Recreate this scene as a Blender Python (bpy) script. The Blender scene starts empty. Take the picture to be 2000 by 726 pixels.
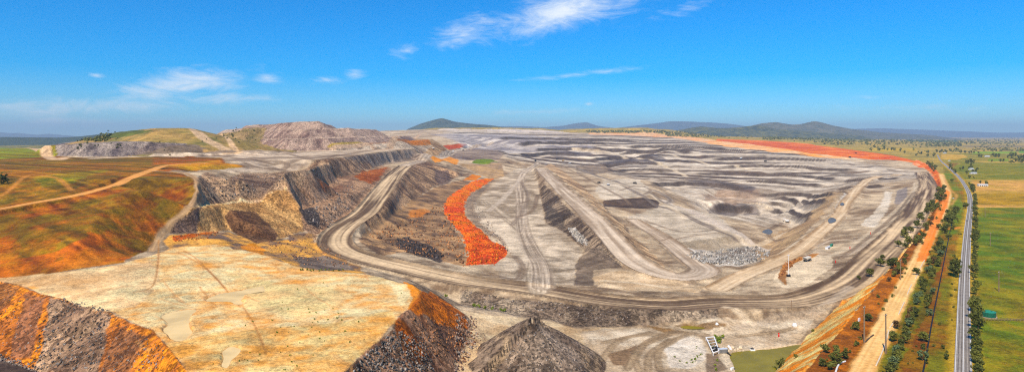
import bpy, math, random
import numpy as np
from mathutils import Vector, Matrix, geometry
random.seed(7); RNG = np.random.default_rng(7)
SC = bpy.context.scene
COL = SC.collection

# ------------------------------------------------------------------ camera, sky, sun, exposure
CAMZ = 120.0; FPX = 1192.0; CX = 1000.0; HY = 264.0       # camera height, focal length / centre / horizon of the 2000 px photograph
cam = bpy.data.cameras.new('camera'); camo = bpy.data.objects.new('camera', cam); COL.objects.link(camo)
camo.location = (0, 0, CAMZ); camo.rotation_euler = (math.radians(90), 0, 0)
cam.sensor_width = 36; cam.sensor_fit = 'HORIZONTAL'; cam.lens = 36 * FPX / 2000
cam.shift_y = -(363 - HY) / 2000; cam.clip_start = 1; cam.clip_end = 200000
SC.camera = camo
SUN_EL, SUN_AZ = math.radians(50), math.radians(207)     # azimuth clockwise from +Y (north of the picture): behind the camera, to the left
sd = Vector((math.sin(SUN_AZ) * math.cos(SUN_EL), math.cos(SUN_AZ) * math.cos(SUN_EL), math.sin(SUN_EL)))
sl = bpy.data.lights.new('sun', 'SUN'); sl.energy = 4.8; sl.angle = math.radians(0.5); sl.color = (1, .90, .74)
so = bpy.data.objects.new('sun', sl); COL.objects.link(so); so.rotation_euler = (-sd).to_track_quat('-Z', 'Y').to_euler(); so.location = (-200, -200, 600)
SC.view_settings.view_transform = 'Standard'; SC.view_settings.look = 'None'
SC.view_settings.exposure = 0.12; SC.view_settings.gamma = 1.0; SC.view_settings.use_curve_mapping = False
SC.render.engine = 'CYCLES'
try:
    SC.cycles.use_denoising = False; SC.cycles.pixel_filter_type = 'BLACKMAN_HARRIS'; SC.cycles.filter_width = 1.15; SC.cycles.max_bounces = 4; SC.cycles.volume_bounces = 0; SC.cycles.transparent_max_bounces = 8
except Exception: pass

wd = bpy.data.worlds.new('World'); SC.world = wd; wd.use_nodes = True
NT = wd.node_tree; NT.nodes.clear()
class NB:
    """tiny helper for node graphs"""
    def __init__(s, nt): s.nt = nt
    def n(s, t, **k):
        o = s.nt.nodes.new(t)
        for a, b in k.items(): setattr(o, a, b)
        return o
    def put(s, sock, v):
        if hasattr(v, 'is_output') or isinstance(v, bpy.types.NodeSocket): s.nt.links.new(v, sock)
        else: sock.default_value = v
    def m(s, op, a, b=0.0, c=0.0, clamp=False):
        o = s.n('ShaderNodeMath', operation=op, use_clamp=clamp)
        for i, v in enumerate((a, b, c)): s.put(o.inputs[i], v)
        return o.outputs[0]
    def mix(s, f, a, b, mode='MIX'):
        o = s.n('ShaderNodeMix', data_type='RGBA', blend_type=mode)
        s.put(o.inputs[0], f); s.put(o.inputs[6], a); s.put(o.inputs[7], b)
        return o.outputs[2]
    def ramp(s, v, lo, hi, a=0.0, b=1.0):
        o = s.n('ShaderNodeMapRange', interpolation_type='SMOOTHSTEP')
        for i, q in enumerate((v, lo, hi, a, b)): s.put(o.inputs[i], q)
        return o.outputs[0]
    def noise(s, vec, scale, detail=4, rough=.55, dist=0.0):
        o = s.n('ShaderNodeTexNoise'); s.put(o.inputs['Vector'], vec)
        o.inputs['Scale'].default_value = scale; o.inputs['Detail'].default_value = detail
        o.inputs['Roughness'].default_value = rough; o.inputs['Distortion'].default_value = dist
        return o.outputs[0]
    def comb(s, x, y, z):
        o = s.n('ShaderNodeCombineXYZ')
        for i, v in enumerate((x, y, z)): s.put(o.inputs[i], v)
        return o.outputs[0]
w = NB(NT)
sky = w.n('ShaderNodeTexSky', sky_type='NISHITA', sun_disc=False)
sky.sun_elevation = SUN_EL; sky.sun_rotation = SUN_AZ; sky.altitude = 100; sky.air_density = 1.0; sky.dust_density = 0.0; sky.ozone_density = 3.0
hs = w.n('ShaderNodeHueSaturation'); hs.inputs['Saturation'].default_value = 1.35; hs.inputs['Value'].default_value = 1.0
NT.links.new(w.mix(1.0, sky.outputs[0], (.66, 1.06, 1.5, 1), 'MULTIPLY'), hs.inputs['Color'])   # the photograph's cool, saturated grading of the whole sky
tc = w.n('ShaderNodeTexCoord'); sp = w.n('ShaderNodeSeparateXYZ'); NT.links.new(tc.outputs['Generated'], sp.inputs[0])
az = w.m('ARCTAN2', sp.outputs[0], sp.outputs[1]); el = w.m('ARCSINE', sp.outputs[2])
def azel(px, py):
    x, z = (px - CX) / FPX, (HY - py) / FPX
    return math.atan2(x, 1), math.atan2(z, math.hypot(x, 1))
cv = w.comb(w.m('MULTIPLY', az, 1.0), w.m('MULTIPLY', el, 3.2), 0.0)
cn = w.noise(cv, 9.0, 10, .66, 1.2); cn2 = w.noise(cv, 34.0, 8, .66, 1.2)
nz = w.m('ADD', w.m('MULTIPLY', cn, .75), w.m('MULTIPLY', cn2, .25))
# cloud banks of the day: centre, half sizes in px, tilt, strength
BANKS = [(1100, 22, 330, 62, 11, 1.25), (905, 66, 120, 34, 14, .95), (795, 98, 48, 24, 8, .95), (350, 165, 230, 52, 13, 1.15), (150, 212, 360, 40, 6, .95), (188, 147, 36, 14, 0, 1.0),
         (522, 152, 56, 24, 0, 1.0), (640, 157, 64, 16, 4, .85), (692, 145, 42, 18, 4, .9), (1150, 203, 20, 8, 0, 1.1), (1110, 148, 230, 13, 5, .7), (450, 192, 190, 20, 5, .85),
         (1740, 211, 320, 20, -1, .62), (1060, 218, 200, 13, 2, .78), (1330, 22, 190, 26, 10, .5), (1700, 190, 200, 12, 2, .45), (80, 236, 420, 30, 0, .75)]
acc = 0.0
for (bx, by, rx, ry, tilt, amp) in BANKS:
    a0, e0 = azel(bx, by); a1 = azel(bx + rx, by)[0]; ra = abs(a1 - a0); re = ry / rx * ra
    t = math.radians(tilt); da = w.m('SUBTRACT', az, a0); de = w.m('SUBTRACT', el, e0)
    u = w.m('DIVIDE', w.m('ADD', w.m('MULTIPLY', da, math.cos(t)), w.m('MULTIPLY', de, math.sin(t))), ra)
    v = w.m('DIVIDE', w.m('SUBTRACT', w.m('MULTIPLY', de, math.cos(t)), w.m('MULTIPLY', da, math.sin(t))), re)
    r2 = w.m('ADD', w.m('MULTIPLY', u, u), w.m('MULTIPLY', v, v))
    b = w.m('MULTIPLY', w.m('SUBTRACT', 1.0, w.m('SQRT', r2), clamp=True), amp)
    acc = w.m('MAXIMUM', acc, b)
cm = w.ramp(w.m('ADD', w.m('MULTIPLY', acc, .62), w.m('MULTIPLY', w.m('SUBTRACT', nz, .5), 1.5)),   .16, .95)
cm = w.m('MULTIPLY', cm, w.ramp(acc, 0.0, .30))
cl = w.mix(w.m('MULTIPLY', cm, .93), hs.outputs[0], (9.6, 10.2, 10.6, 1))
bg = w.n('ShaderNodeBackground'); bg.inputs[1].default_value = .094
NT.links.new(cl, bg.inputs[0])
NT.links.new(bg.outputs[0], w.n('ShaderNodeOutputWorld').inputs[0])

# ------------------------------------------------------------------ numeric helpers
TAB = RNG.random((256, 256)).astype(np.float32)
def vnoise(x, y, k=0):
    xi = np.floor(x).astype(np.int64); yi = np.floor(y).astype(np.int64)
    fx = (x - xi).astype(np.float32); fy = (y - yi).astype(np.float32)
    fx = fx * fx * (3 - 2 * fx); fy = fy * fy * (3 - 2 * fy)
    xi += 37 * k; yi += 91 * k
    x0, x1, y0, y1 = xi & 255, (xi + 1) & 255, yi & 255, (yi + 1) & 255
    return (TAB[x0, y0] * (1 - fx) + TAB[x1, y0] * fx) * (1 - fy) + (TAB[x0, y1] * (1 - fx) + TAB[x1, y1] * fx) * fy
def sstep(a, b, x):
    t = np.clip((x - a) / (b - a), 0, 1); return t * t * (3 - 2 * t)
def lerp(a, b, t): return a + (b - a) * t
def srgb(r, g, b):
    f = lambda c: (c / 255 / 12.92) if c / 255 <= .04045 else ((c / 255 + .055) / 1.055) ** 2.4
    return np.array([f(r), f(g), f(b)], np.float32)
def sbW(p):
    """(px, py, z) on the photograph, or (px, -distance, z), to (s, ln Y)"""
    px, py, z = p
    Y = -py if py < 0 else FPX * (CAMZ - z) / (py - HY)
    return ((px - CX) / FPX, math.log(Y), z)

# ------------------------------------------------------------------ terrain: surveyed lines (photograph px, px, level in metres)
Z0 = 0.0
L = []   # break lines
L.append([(1440, 830, 0), (1560, 726, 0), (1600, 690, 0), (1660, 620, 0), (1710, 560, 0), (1760, 493, 0), (1803, 432, 0), (1830, 390, 0), (1839, 350, 0), (1818, 326, 0), (1780, 316, 2), (1700, 303, 8), (1600, 292, 25), (1500, 283, 45), (1400, 275, 75), (1300, -6300, 118), (1200, -6700, 140), (1100, -6800, 155), (1000, -7000, 188), (900, -6800, 188), (845, -6500, 185)])
L.append([(1380, 830, -30), (1500, 730, -29), (1516, 716, -29), (1564, 669, -29), (1610, 622, -24), (1640, 590, -20), (1700, 520, -18), (1750, 462, -15), (1795, 410, -10), (1818, 375, -7), (1826, 350, -6), (1810, 334, -6), (1780, 325, -7), (1700, 313, -4)])
L.append([(1800, 348, -7), (1797, 363, -8), (1786, 392, -11), (1750, 428, -15), (1690, 480, -18), (1640, 526, -20), (1578, 559, -20), (1520, 573, -20), (1446, 583, -20), (1300, 584, -20), (1230, 581, -20), (1083, 566, -20), (992, 551, -19), (900, 539, -17), (816, 515, -12), (736, 500, -8), (703, 480, -6), (699, 462, -5), (712, 442, -3), (740, 413, 5), (769, 374, 14), (794, 338, 28), (808, 322, 36)])
L.append([(1640, 585, -20), (1593, 599, -20), (1520, 606, -20), (1400, 608, -20), (1300, 608, -20), (1230, 606, -20), (1098, 592, -20), (992, 581, -19), (900, 564, -17), (780, 537, -12), (677, 508, -8), (640, 493, -6), (616, 468, -5), (647, 446, -3), (694, 410, 5), (722, 378, 14), (744, 352, 24), (769, 327, 34), (780, 323, 36)])
L.append([(900, 595, -24), (1017, 617, -25), (1076, 625, -26), (1127, 639, -27), (1230, 636, -27), (1400, 618, -26), (1520, 625, -26), (1590, 618, -24)])
# plateau of clay
L.append([(-120, 540, 18), (0, 550, 18), (44, 559, 18), (73, 573, 18), (121, 584, 18), (154, 597, 18), (220, 610, 18), (256, 630, 18), (297, 643, 18), (330, 680, 18), (352, 709, 18), (366, 726, 18), (420, 800, 18), (600, 800, 18), (670, 726, 18), (684, 713, 18), (721, 676, 18), (743, 661, 18), (769, 643, 18), (780, 617, 18), (815, 592, 18), (824, 570, 17), (802, 555, 16), (761, 546, 15), (714, 535, 14), (670, 531, 13), (600, 524, 13), (571, 518, 14), (498, 493, 15), (450, 486, 15)])
L.append([(-120, 680, -4), (0, 698, -4), (26, 703, -4), (84, 726, -4), (180, 780, -4), (300, 840, -6), (440, 900, -8)])
L.append([(838, 566, -4), (875, 590, -13), (912, 617, -16), (917, 643, -16), (897, 694, -17), (888, 726, -18), (870, 800, -18), (800, 880, -16)])
# stepped dump on the left
L.append([(385, 350, 68), (400, 335, 70), (465, 338, 70), (550, 335, 70), (600, 326, 70), (658, 308, 70), (700, 303, 70), (758, 295, 72), (808, 290, 72), (828, 298, 60)])
L.append([(376, 403, 45), (400, 399, 42), (465, 388, 36), (507, 386, 34), (558, 367, 33), (593, 363, 33), (661, 345, 33), (704, 338, 34), (745, 322, 36), (826, 306, 42)])
L.append([(384, 410, 42), (400, 407, 41), (465, 397, 35), (507, 394, 33), (558, 377, 32), (593, 373, 32), (661, 354, 32), (700, 345, 33)])
L.append([(590, 404, 21), (640, 389, 21), (690, 371, 23), (715, 353, 27)])
L.append([(592, 412, 20), (642, 396, 20), (694, 377, 22)])
L.append([(330, 455, 24), (400, 453, 20), (446, 449, 15), (500, 470, 8), (543, 469, 3), (572, 455, 3), (612, 450, 0)])
L.append([(385, 350, 68), (392, 372, 58), (376, 403, 45), (322, 440, 31), (300, 470, 21), (280, 490, 18)])
# east face of the ramp road, ribbon basin
L.append([(716, 452, -8), (747, 433, -8), (794, 399, -10), (848, 363, -6), (892, 346, -4), (930, 336, -4)])
L.append([(808, 322, 36), (832, 316, 34), (856, 322, 26), (890, 334, 12)])
L.append([(826, 306, 42), (870, 296, 44), (920, 288, 46), (960, 288, 44), (985, 300, 30), (990, 320, 5)])
L.append([(850, 312, 30), (900, 314, 20), (930, 312, 18), (965, 316, 16), (985, 328, 0)])
L.append([(740, 470, -16), (800, 440, -19), (868, 408, -22), (905, 365, -18), (950, 348, -14)])
L.append([(790, 492, -18), (850, 508, -20), (905, 522, -21), (970, 518, -24), (1000, 500, -28), (985, 470, -29), (940, 440, -29), (915, 400, -28), (935, 375, -26), (970, 352, -22)])
# flat with tracks, ridge ramp
L.append([(1040, 322, -4), (1051, 363, -24), (1058, 392, -28), (1065, 435, -30), (1097, 449, -30), (1122, 471, -30), (1140, 490, -30), (1127, 512, -28), (1122, 545, -24)])
L.append([(1047, 328, -2), (1065, 363, -8), (1108, 406, -12), (1158, 453, -15), (1182, 478, -17), (1219, 522, -22), (1266, 532, -24), (1314, 541, -25), (1354, 548, -26), (1385, 525, -28)])
L.append([(1062, 326, -2), (1112, 363, -8), (1165, 406, -12), (1223, 464, -16), (1262, 500, -21), (1300, 524, -24)])
L.append([(1076, 319, -12), (1122, 352, -30), (1162, 388, -38), (1194, 420, -40), (1244, 470, -38), (1290, 510, -30)])
L.append([(1224, 432, -44), (1300, 478, -38), (1348, 500, -33), (1372, 512, -29)])
L.append([(1180, 391, -38), (1257, 385, -38), (1275, 375, -38), (1240, 352, -37), (1190, 345, -35)])
L.append([(1180, 402, -50), (1260, 407, -50), (1290, 395, -50)])
L.append([(1265, 434, -52), (1318, 475, -52), (1444, 458, -52), (1370, 415, -52), (1300, 398, -51)])
L.append([(1340, 489, -62), (1469, 476, -62)])
L.append([(1360, 520, -58), (1440, 518, -60), (1500, 500, -62)])
L.append([(1405, 552, -27), (1500, 512, -31), (1560, 464, -34), (1600, 428, -34), (1640, 388, -29), (1690, 352, -18), (1740, 336, -11)])
L.append([(1440, -840, -60), (1500, 484, -64), (1535, 450, -70), (1562, 420, -72), (1592, 390, -62), (1622, 362, -46)])
L.append([(1395, 420, -86), (1480, 418, -86), (1500, 405, -82), (1400, 400, -80)])
PTS = [(1999, 726, 0), (1900, 600, 0), (1720, 726, 0), (1995, 400, 0), (1900, 400, 0), (1870, 340, 0), (1900, 300, 0), (1995, 300, 0), (1700, 900, 0), (2100, 900, 0),
       (1780, -4200, 10), (1700, -5200, 30), (1600, -6200, 62), (1500, -7000, 88), (1400, -7500, 105), (1900, -6000, 0), (2000, -9000, 0), (2150, -20000, 0), (1800, -12000, 20), (1600, -12000, 60), (1300, -9000, 120), (1100, -9000, 150),
       (1000, -9500, 170), (850, -9500, 175), (700, -9000, 130), (500, -9000, 60), (300, -9000, 20), (0, -9000, 0), (-150, -9000, 0), (0, -20000, 0), (1000, -20000, 60), (1500, -22000, 30), (400, -20000, 20),
       # grass hill
       (-150, 530, 18), (0, 535, 19), (120, 528, 21), (240, 508, 22), (-150, 420, 44), (0, 420, 47), (150, 480, 32), (200, 420, 46), (100, 380, 58), (-100, 345, 68), (0, 350, 67), (150, 350, 68), (280, 370, 62), (330, 390, 48), (300, 330, 70), (0, 310, 70), (200, 312, 70), (-150, 310, 70), (0, -1900, 74), (-150, -2600, 60), (0, -2800, 60), (200, -2800, 60), (0, -4200, 25),
       (500, 312, 70), (600, 305, 70), (450, 300, 70), (700, 293, 72), (840, 284, 74), (600, -3500, 72), (800, -3600, 78), (400, -3500, 66),
       # ground below the plateau
       (950, 640, -18), (1000, 700, -22), (1100, 680, -25), (1200, 726, -27), (1350, 690, -28), (1400, 650, -27), (1000, 850, -24), (1250, 850, -29), (1440, 700, -29), (1300, 650, -27),
       (560, 490, 3), (620, 505, -2),
       # pit
       (1000, 440, -30), (1020, 380, -26), (960, 420, -30), (1050, 480, -30), (1060, 530, -26), (1000, 540, -24), (1090, 545, -24), (1180, 548, -24), (1280, 560, -24), (1240, 545, -24), (1000, 345, -16), (1010, 325, -8),
       (1250, 345, -44), (1300, 360, -52), (1350, 385, -66), (1150, 318, -22), (1200, 330, -32), (1250, 312, -18), (1000, 302, 18), (1060, 305, 8), (1100, 290, 40), (1200, 280, 65), (1000, 275, 85), (900, 277, 80), (1000, -5500, 129), (1100, -5500, 124), (1200, -5500, 118), (1300, -5400, 100), (900, -5200, 128),
       (1400, 285, 50), (1300, 300, 22), (1300, 284, 56), (1400, 310, 0), (1500, 300, 22), (1600, 308, 4), (1700, 325, -10), (1600, 330, -26), (1500, 340, -42), (1400, 340, -42), (1650, 348, -32), (1350, 330, -28), (1450, 370, -66), (1550, 360, -54), (1500, 385, -76),
       (1660, 400, -30), (1720, 385, -26), (1700, 420, -24), (1650, 440, -26), (1620, 480, -24), (1560, 520, -23), (1500, 550, -22), (1760, 365, -16), (1770, 345, -12), (1600, 520, -21), (1660, 470, -21)]
# grid columns / rows: a polar sheet out to the horizon
NC = 1240
S = ((np.linspace(-170, 2170, NC) - CX) / FPX)
b_ = []
y = 205.0
while y < 45000:
    b_.append(y); y *= 1.0042 if y < 1400 else (1.0030 if y < 5600 else 1.013)
B = np.log(np.array(b_)); NR = len(B)
SS, BB = np.meshgrid(S, B)                       # [row, col]
YY = np.exp(BB); XX = SS * YY
CELL = (0.0042 * YY).astype(np.float32)
def lodfbm(L0, octv, k=0, gain=.55, ax=1.0, X=None, Y=None, cell=None):
    X = XX if X is None else X; Y = YY if Y is None else Y; cell = CELL if cell is None else cell
    out = np.zeros(X.shape, np.float32); a = 1.0; tot = 0; Lw = L0
    for i in range(octv):
        out += a * sstep(1.0, 2.6, Lw / cell) * (vnoise(X / Lw, Y / Lw * ax, k + i) - .5); tot += a; a *= gain; Lw *= .5
    return out * (2 / tot)

verts, edges = [], []
zs = []
def addv(p):
    s, b, z = sbW(p); verts.append(Vector((s, b))); zs.append(z); return len(verts) - 1
for ln in L:
    prev = None
    for i, p in enumerate(ln):
        if i:
            q = ln[i - 1]; sa, sb_ = sbW(q), sbW(p)
            n = max(1, int(math.hypot(sa[0] - sb_[0], sa[1] - sb_[1]) / .06))
            for j in range(1, n):
                t = j / n
                verts.append(Vector((lerp(sa[0], sb_[0], t), lerp(sa[1], sb_[1], t)))); zs.append(lerp(sa[2], sb_[2], t))
                edges.append((prev, len(verts) - 1)); prev = len(verts) - 1
        k = addv(p)
        if prev is not None: edges.append((prev, k))
        prev = k
for p in PTS: addv(p)
for sx in np.linspace(S[0] * 1.02, S[-1] * 1.02, 9):                      # rim of the sheet
    px = sx * FPX + CX
    verts.append(Vector((sx, B[0] - .03))); zs.append(0 if px > 1450 else (-28 if px > 800 else (18 if 400 < px <= 800 else -8)))
    verts.append(Vector((sx, B[-1] + .03))); zs.append(0)
for sx, sgn in ((S[0] * 1.02, 0), (S[-1] * 1.02, 1)):
    for bb in np.linspace(B[0], B[-1], 9)[1:-1]:
        Yv = math.exp(bb); verts.append(Vector((sx, bb)))
        zs.append(0 if sgn else (-6 if Yv < 330 else 18 if Yv < 460 else 60 if Yv < 3000 else 0))
ov, oe, of, oiv, _, _ = geometry.delaunay_2d_cdt(verts, edges, [], 0, 1e-6)
oz = [float(np.mean([zs[i] for i in ids])) if len(ids) else None for ids in oiv]
known = [(v, z) for v, z in zip(ov, oz) if z is not None]
for i, z in enumerate(oz):
    if z is None:
        ds = sorted(((v - ov[i]).length, zz) for v, zz in known)[:4]
        oz[i] = sum(zz / (d + 1e-6) for d, zz in ds) / sum(1 / (d + 1e-6) for d, zz in ds)
Z = np.full((NR, NC), np.nan)
for f in of:
    (x0, y0), (x1, y1), (x2, y2) = [ov[i] for i in f]
    c0, c1 = np.searchsorted(S, min(x0, x1, x2)), np.searchsorted(S, max(x0, x1, x2), 'right')
    r0, r1 = np.searchsorted(B, min(y0, y1, y2)), np.searchsorted(B, max(y0, y1, y2), 'right')
    if c1 <= c0 or r1 <= r0: continue
    gx, gy = SS[r0:r1, c0:c1], BB[r0:r1, c0:c1]
    d = (y1 - y2) * (x0 - x2) + (x2 - x1) * (y0 - y2)
    if abs(d) < 1e-14: continue
    a = ((y1 - y2) * (gx - x2) + (x2 - x1) * (gy - y2)) / d
    b = ((y2 - y0) * (gx - x2) + (x0 - x2) * (gy - y2)) / d
    m = (a >= -1e-9) & (b >= -1e-9) & (a + b <= 1 + 1e-9)
    Z[r0:r1, c0:c1][m] = (a * oz[f[0]] + b * oz[f[1]] + (1 - a - b) * oz[f[2]])[m]
print('terrain holes', int(np.isnan(Z).sum()), Z.shape)
Z = np.nan_to_num(Z)
def blur(A, n):
    for _ in range(n):
        A[1:-1] = (A[:-2] + 2 * A[1:-1] + A[2:]) / 4; A[:, 1:-1] = (A[:, :-2] + 2 * A[:, 1:-1] + A[:, 2:]) / 4
    return A
Z = blur(Z, 3)
# crests and toes are never ruled lines: wander of a few metres
_wr = lodfbm(40, 5, 101, .6) * 5.0; _wc = lodfbm(40, 5, 111, .6) * 5.0
_rr = np.clip(np.arange(NR)[:, None] + _wr, 0, NR - 1.001); _cc = np.clip(np.arange(NC)[None, :] + _wc, 0, NC - 1.001)
_r0 = _rr.astype(int); _c0 = _cc.astype(int); _fr = _rr - _r0; _fc = _cc - _c0
Zw = (Z[_r0, _c0] * (1 - _fc) + Z[_r0, _c0 + 1] * _fc) * (1 - _fr) + (Z[_r0 + 1, _c0] * (1 - _fc) + Z[_r0 + 1, _c0 + 1] * _fc) * _fr
Z = Zw

def ground(px, py):
    """the point of the terrain seen at a pixel -> (s, lnY, z)"""
    s = (px - CX) / FPX
    c = min(max(int(round((s - S[0]) / (S[1] - S[0]))), 0), NC - 1)
    pc = HY + FPX * (CAMZ - Z[:, c]) / YY[:, c]
    k = np.nonzero(pc <= py)[0]
    if not len(k): k = [int(np.argmin(pc))]
    r = int(k[0])
    if r == 0: return s, B[0], Z[0, c]
    t = (pc[r - 1] - py) / max(pc[r - 1] - pc[r], 1e-9)
    return s, lerp(B[r - 1], B[r], t), lerp(Z[r - 1, c], Z[r, c], t)
def gpt(px, py):
    s, b, z = ground(px, py); Y = math.exp(b); return Vector((s * Y, Y, z))
def zat(x, y):
    s = x / y; b = math.log(y)
    c = (s - S[0]) / (S[1] - S[0]); r = np.searchsorted(B, b) - 1
    c0 = min(max(int(c), 0), NC - 2); r = min(max(int(r), 0), NR - 2)
    fc = min(max(c - c0, 0), 1); fr = min(max((b - B[r]) / (B[r + 1] - B[r]), 0), 1)
    return float((Z[r, c0] * (1 - fc) + Z[r, c0 + 1] * fc) * (1 - fr) + (Z[r + 1, c0] * (1 - fc) + Z[r + 1, c0 + 1] * fc) * fr)
def polysd(poly, margin):
    """signed distance (positive inside) to a polygon in the (s, lnY) sheet, in units of 1/FPX; returns slices and field"""
    P = np.array(poly); mg = margin / FPX
    c0, c1 = max(np.searchsorted(S, P[:, 0].min() - mg), 0), np.searchsorted(S, P[:, 0].max() + mg)
    r0, r1 = max(np.searchsorted(B, P[:, 1].min() - mg), 0), np.searchsorted(B, P[:, 1].max() + mg)
    if c1 <= c0 or r1 <= r0: return None, None, None
    gx, gy = SS[r0:r1, c0:c1], BB[r0:r1, c0:c1]
    d2 = np.full(gx.shape, 1e9); ins = np.zeros(gx.shape, bool); ez = np.zeros(gx.shape)
    n = len(P)
    for i in range(n):
        ax, ay = P[i][:2]; bx, by = P[(i + 1) % n][:2]; ux, uy = bx - ax, by - ay
        t = np.clip(((gx - ax) * ux + (gy - ay) * uy) / max(ux * ux + uy * uy, 1e-12), 0, 1)
        q = (gx - ax - t * ux) ** 2 + (gy - ay - t * uy) ** 2; k = q < d2
        if P.shape[1] > 2: ez = np.where(k, P[i][2] + t * (P[(i + 1) % n][2] - P[i][2]), ez)
        d2 = np.where(k, q, d2)
        if abs(uy) > 1e-12: ins ^= ((ay > gy) != (by > gy)) & (gx < ux * (gy - ay) / uy + ax)
    sdv = np.sqrt(d2) * np.where(ins, 1, -1)
    return (slice(r0, r1), slice(c0, c1)), sdv * FPX, ez

# ------------------------------------------------------------------ dumps piled on the base: flat top, slope of repose
REG = np.zeros((NR, NC), np.int16); REGN = ['mine_ground']
def region(name):
    if name not in REGN: REGN.append(name)
    return REGN.index(name)
def fill(poly, slope, reg=None, lump=0.0, marg=160, dome=0.0):
    P = [sbW(p) for p in poly]
    sl_, d, ez = polysd(P, marg)
    dist = -d / FPX * YY[sl_]
    wob = lodfbm(60, 4, 5, X=XX[sl_], Y=YY[sl_], cell=CELL[sl_])
    zt = np.where(d > 0, ez + dome * np.minimum(-dist, 60) / 60, ez - slope * dist * (1 + .25 * wob)) + lump * wob
    z = Z[sl_]; k = zt > z + .2
    z[k] = zt[k]; Z[sl_] = z
    if reg:
        R = REG[sl_]; R[k] = region(reg); REG[sl_] = R
# purple-grey dump in the distance, its tiers
def ring(pts): return [(p[0], -p[1], CAMZ + (HY - p[2]) / FPX * p[1]) for p in pts]
fill(ring([(512, 2050, 272), (560, 1930, 272), (640, 1960, 270), (700, 2100, 268), (770, 2300, 267), (800, 2700, 266), (700, 3100, 264), (480, 3100, 262), (440, 2700, 266)]), .62, 'purple_dump', 3)
fill(ring([(425, 2350, 262), (470, 2250, 256), (520, 2300, 250), (520, 2800, 250), (440, 2900, 254)]), .5, 'purple_dump', 4)
fill(ring([(545, 2120, 255), (600, 2080, 252), (680, 2160, 251), (735, 2330, 253), (690, 2800, 252), (500, 2800, 250), (515, 2300, 254)]), .6, 'purple_dump', 4)
fill(ring([(552, 2260, 241), (585, 2210, 238), (622, 2220, 237), (640, 2360, 243), (650, 2600, 246), (590, 2700, 240), (480, 2600, 246), (500, 2400, 247)]), .6, 'purple_dump', 5)
fill(ring([(655, 2120, 281), (760, 2250, 278), (832, 2550, 275), (845, 2900, 272), (750, 3100, 270), (680, 2500, 275)]), .6, 'tiered_dump', 2)
# long grey dump with the grassed hill on it
fill(ring([(88, 1480, 285), (161, 1440, 280), (294, 1500, 277), (358, 1560, 280), (398, 1650, 287), (410, 2000, 284), (380, 2600, 274), (150, 2800, 276), (95, 1900, 284)]), .6, 'grey_dump', 2)
fill(ring([(240, 1720, 262), (300, 1700, 254), (365, 1760, 251), (380, 2000, 252), (360, 2300, 250), (280, 2300, 252), (230, 2100, 258)]), .24, 'grassed_dump', 3, 300)
# far pale mine dumps
fill(ring([(1110, 7600, 255), (1145, 7500, 250), (1265, 7600, 249), (1300, 7600, 256), (1300, 9500, 252), (1110, 9500, 252)]), .12, 'pale_dump', 8, 120)
fill(ring([(850, 6600, 252), (880, 6300, 251), (930, 6400, 254), (985, 6500, 251), (1060, 6600, 254), (1060, 8000, 251), (850, 8000, 250)]), .1, 'pale_dump', 14, 120)
# small flat-topped heap in the pit, cone heap in front
fill([(1150, 327, -24), (1182, 325, -24), (1186, 322, -22), (1150, 323, -22)], .55, None, 1, 60)
fill([(1024, 624, 1), (1036, 617, 6), (1044, 617, 6), (1056, 623, 3), (1070, 634, -2), (1044, 632, 2)], .6, 'cone_heap', 1.6, 160)
def cut(poly, slope, marg=80):
    P = [sbW(p) for p in poly]; sl_, d, ez = polysd(P, marg); wob = lodfbm(60, 4, 6, X=XX[sl_], Y=YY[sl_], cell=CELL[sl_])
    dist = -d / FPX * YY[sl_]; Z[sl_] = np.minimum(Z[sl_], np.where(d > 0, ez, ez + slope * dist * (1 + .3 * wob)) + 1.5 * wob)
cut([(1388, 418, -100), (1440, 412, -100), (1482, 414, -98), (1502, 424, -96), (1470, 434, -96), (1420, 436, -98)], .7)
cut([(1400, -2050, -84), (1500, -1900, -84), (1560, -1760, -82), (1520, -1640, -90), (1400, -1850, -92)], .45)
# terraces in the far pit
PITP = [sbW(p) for p in [(1840, 345, -4), (1800, 330, 0), (1700, 312, 6), (1600, 298, 20), (1500, 287, 40), (1400, 278, 70), (1300, -6000, 115), (1000, -6400, 150), (860, -6000, 140), (880, 286, 60), (960, 300, 30), (1000, 318, 0), (1150, 335, -36), (1260, 360, -50), (1330, 390, -66), (1400, 440, -74), (1500, 450, -72), (1560, 425, -68), (1610, 390, -58), (1680, 370, -30)]]
sl_, d, _ = polysd(PITP, 60)
mask = sstep(-4, 30, d)
zz = Z[sl_]; wq = lodfbm(900, 3, 9, X=XX[sl_], Y=YY[sl_], cell=CELL[sl_]); HST = np.where(YY[sl_] < 2300, 6.0, 7.0)
q = 105 * (BB[sl_] + .9 * (SS[sl_] - .4) * sstep(2900, 1900, YY[sl_]) + .12 * (SS[sl_] - .3) * sstep(1900, 2900, YY[sl_])) + 2.2 * wq + 1.0 * lodfbm(160, 5, 19, .65, X=XX[sl_], Y=YY[sl_], cell=CELL[sl_])   # benches strike across the pit
fr = q / HST - np.floor(q / HST)
TERR = np.zeros((NR, NC), np.float32); TERR[sl_] = (sstep(.56, .66, fr) * (1 - sstep(.86, .98, fr)) * mask).astype(np.float32)
PITM = np.zeros((NR, NC), np.float32); PITM[sl_] = mask
FINE = np.zeros((NR, NC), np.float32); _f3 = q * 3.3 / HST + .6 * wq; _f3 = _f3 - np.floor(_f3); FINE[sl_] = sstep(.55, .8, _f3) * (1 - sstep(.88, 1.0, _f3)) * mask
LAY = np.zeros((NR, NC), np.float32); LAY[sl_] = np.floor(q / HST)
qt = HST * (np.floor(q / HST) + sstep(.55, .95, fr)) + 2.2 * lodfbm(70, 4, 29, .7, X=XX[sl_], Y=YY[sl_], cell=CELL[sl_])
Z[sl_] = lerp(zz, zz + (qt - q) * 1.15, mask)
PY = HY + FPX * (CAMZ - Z) / YY

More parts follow.
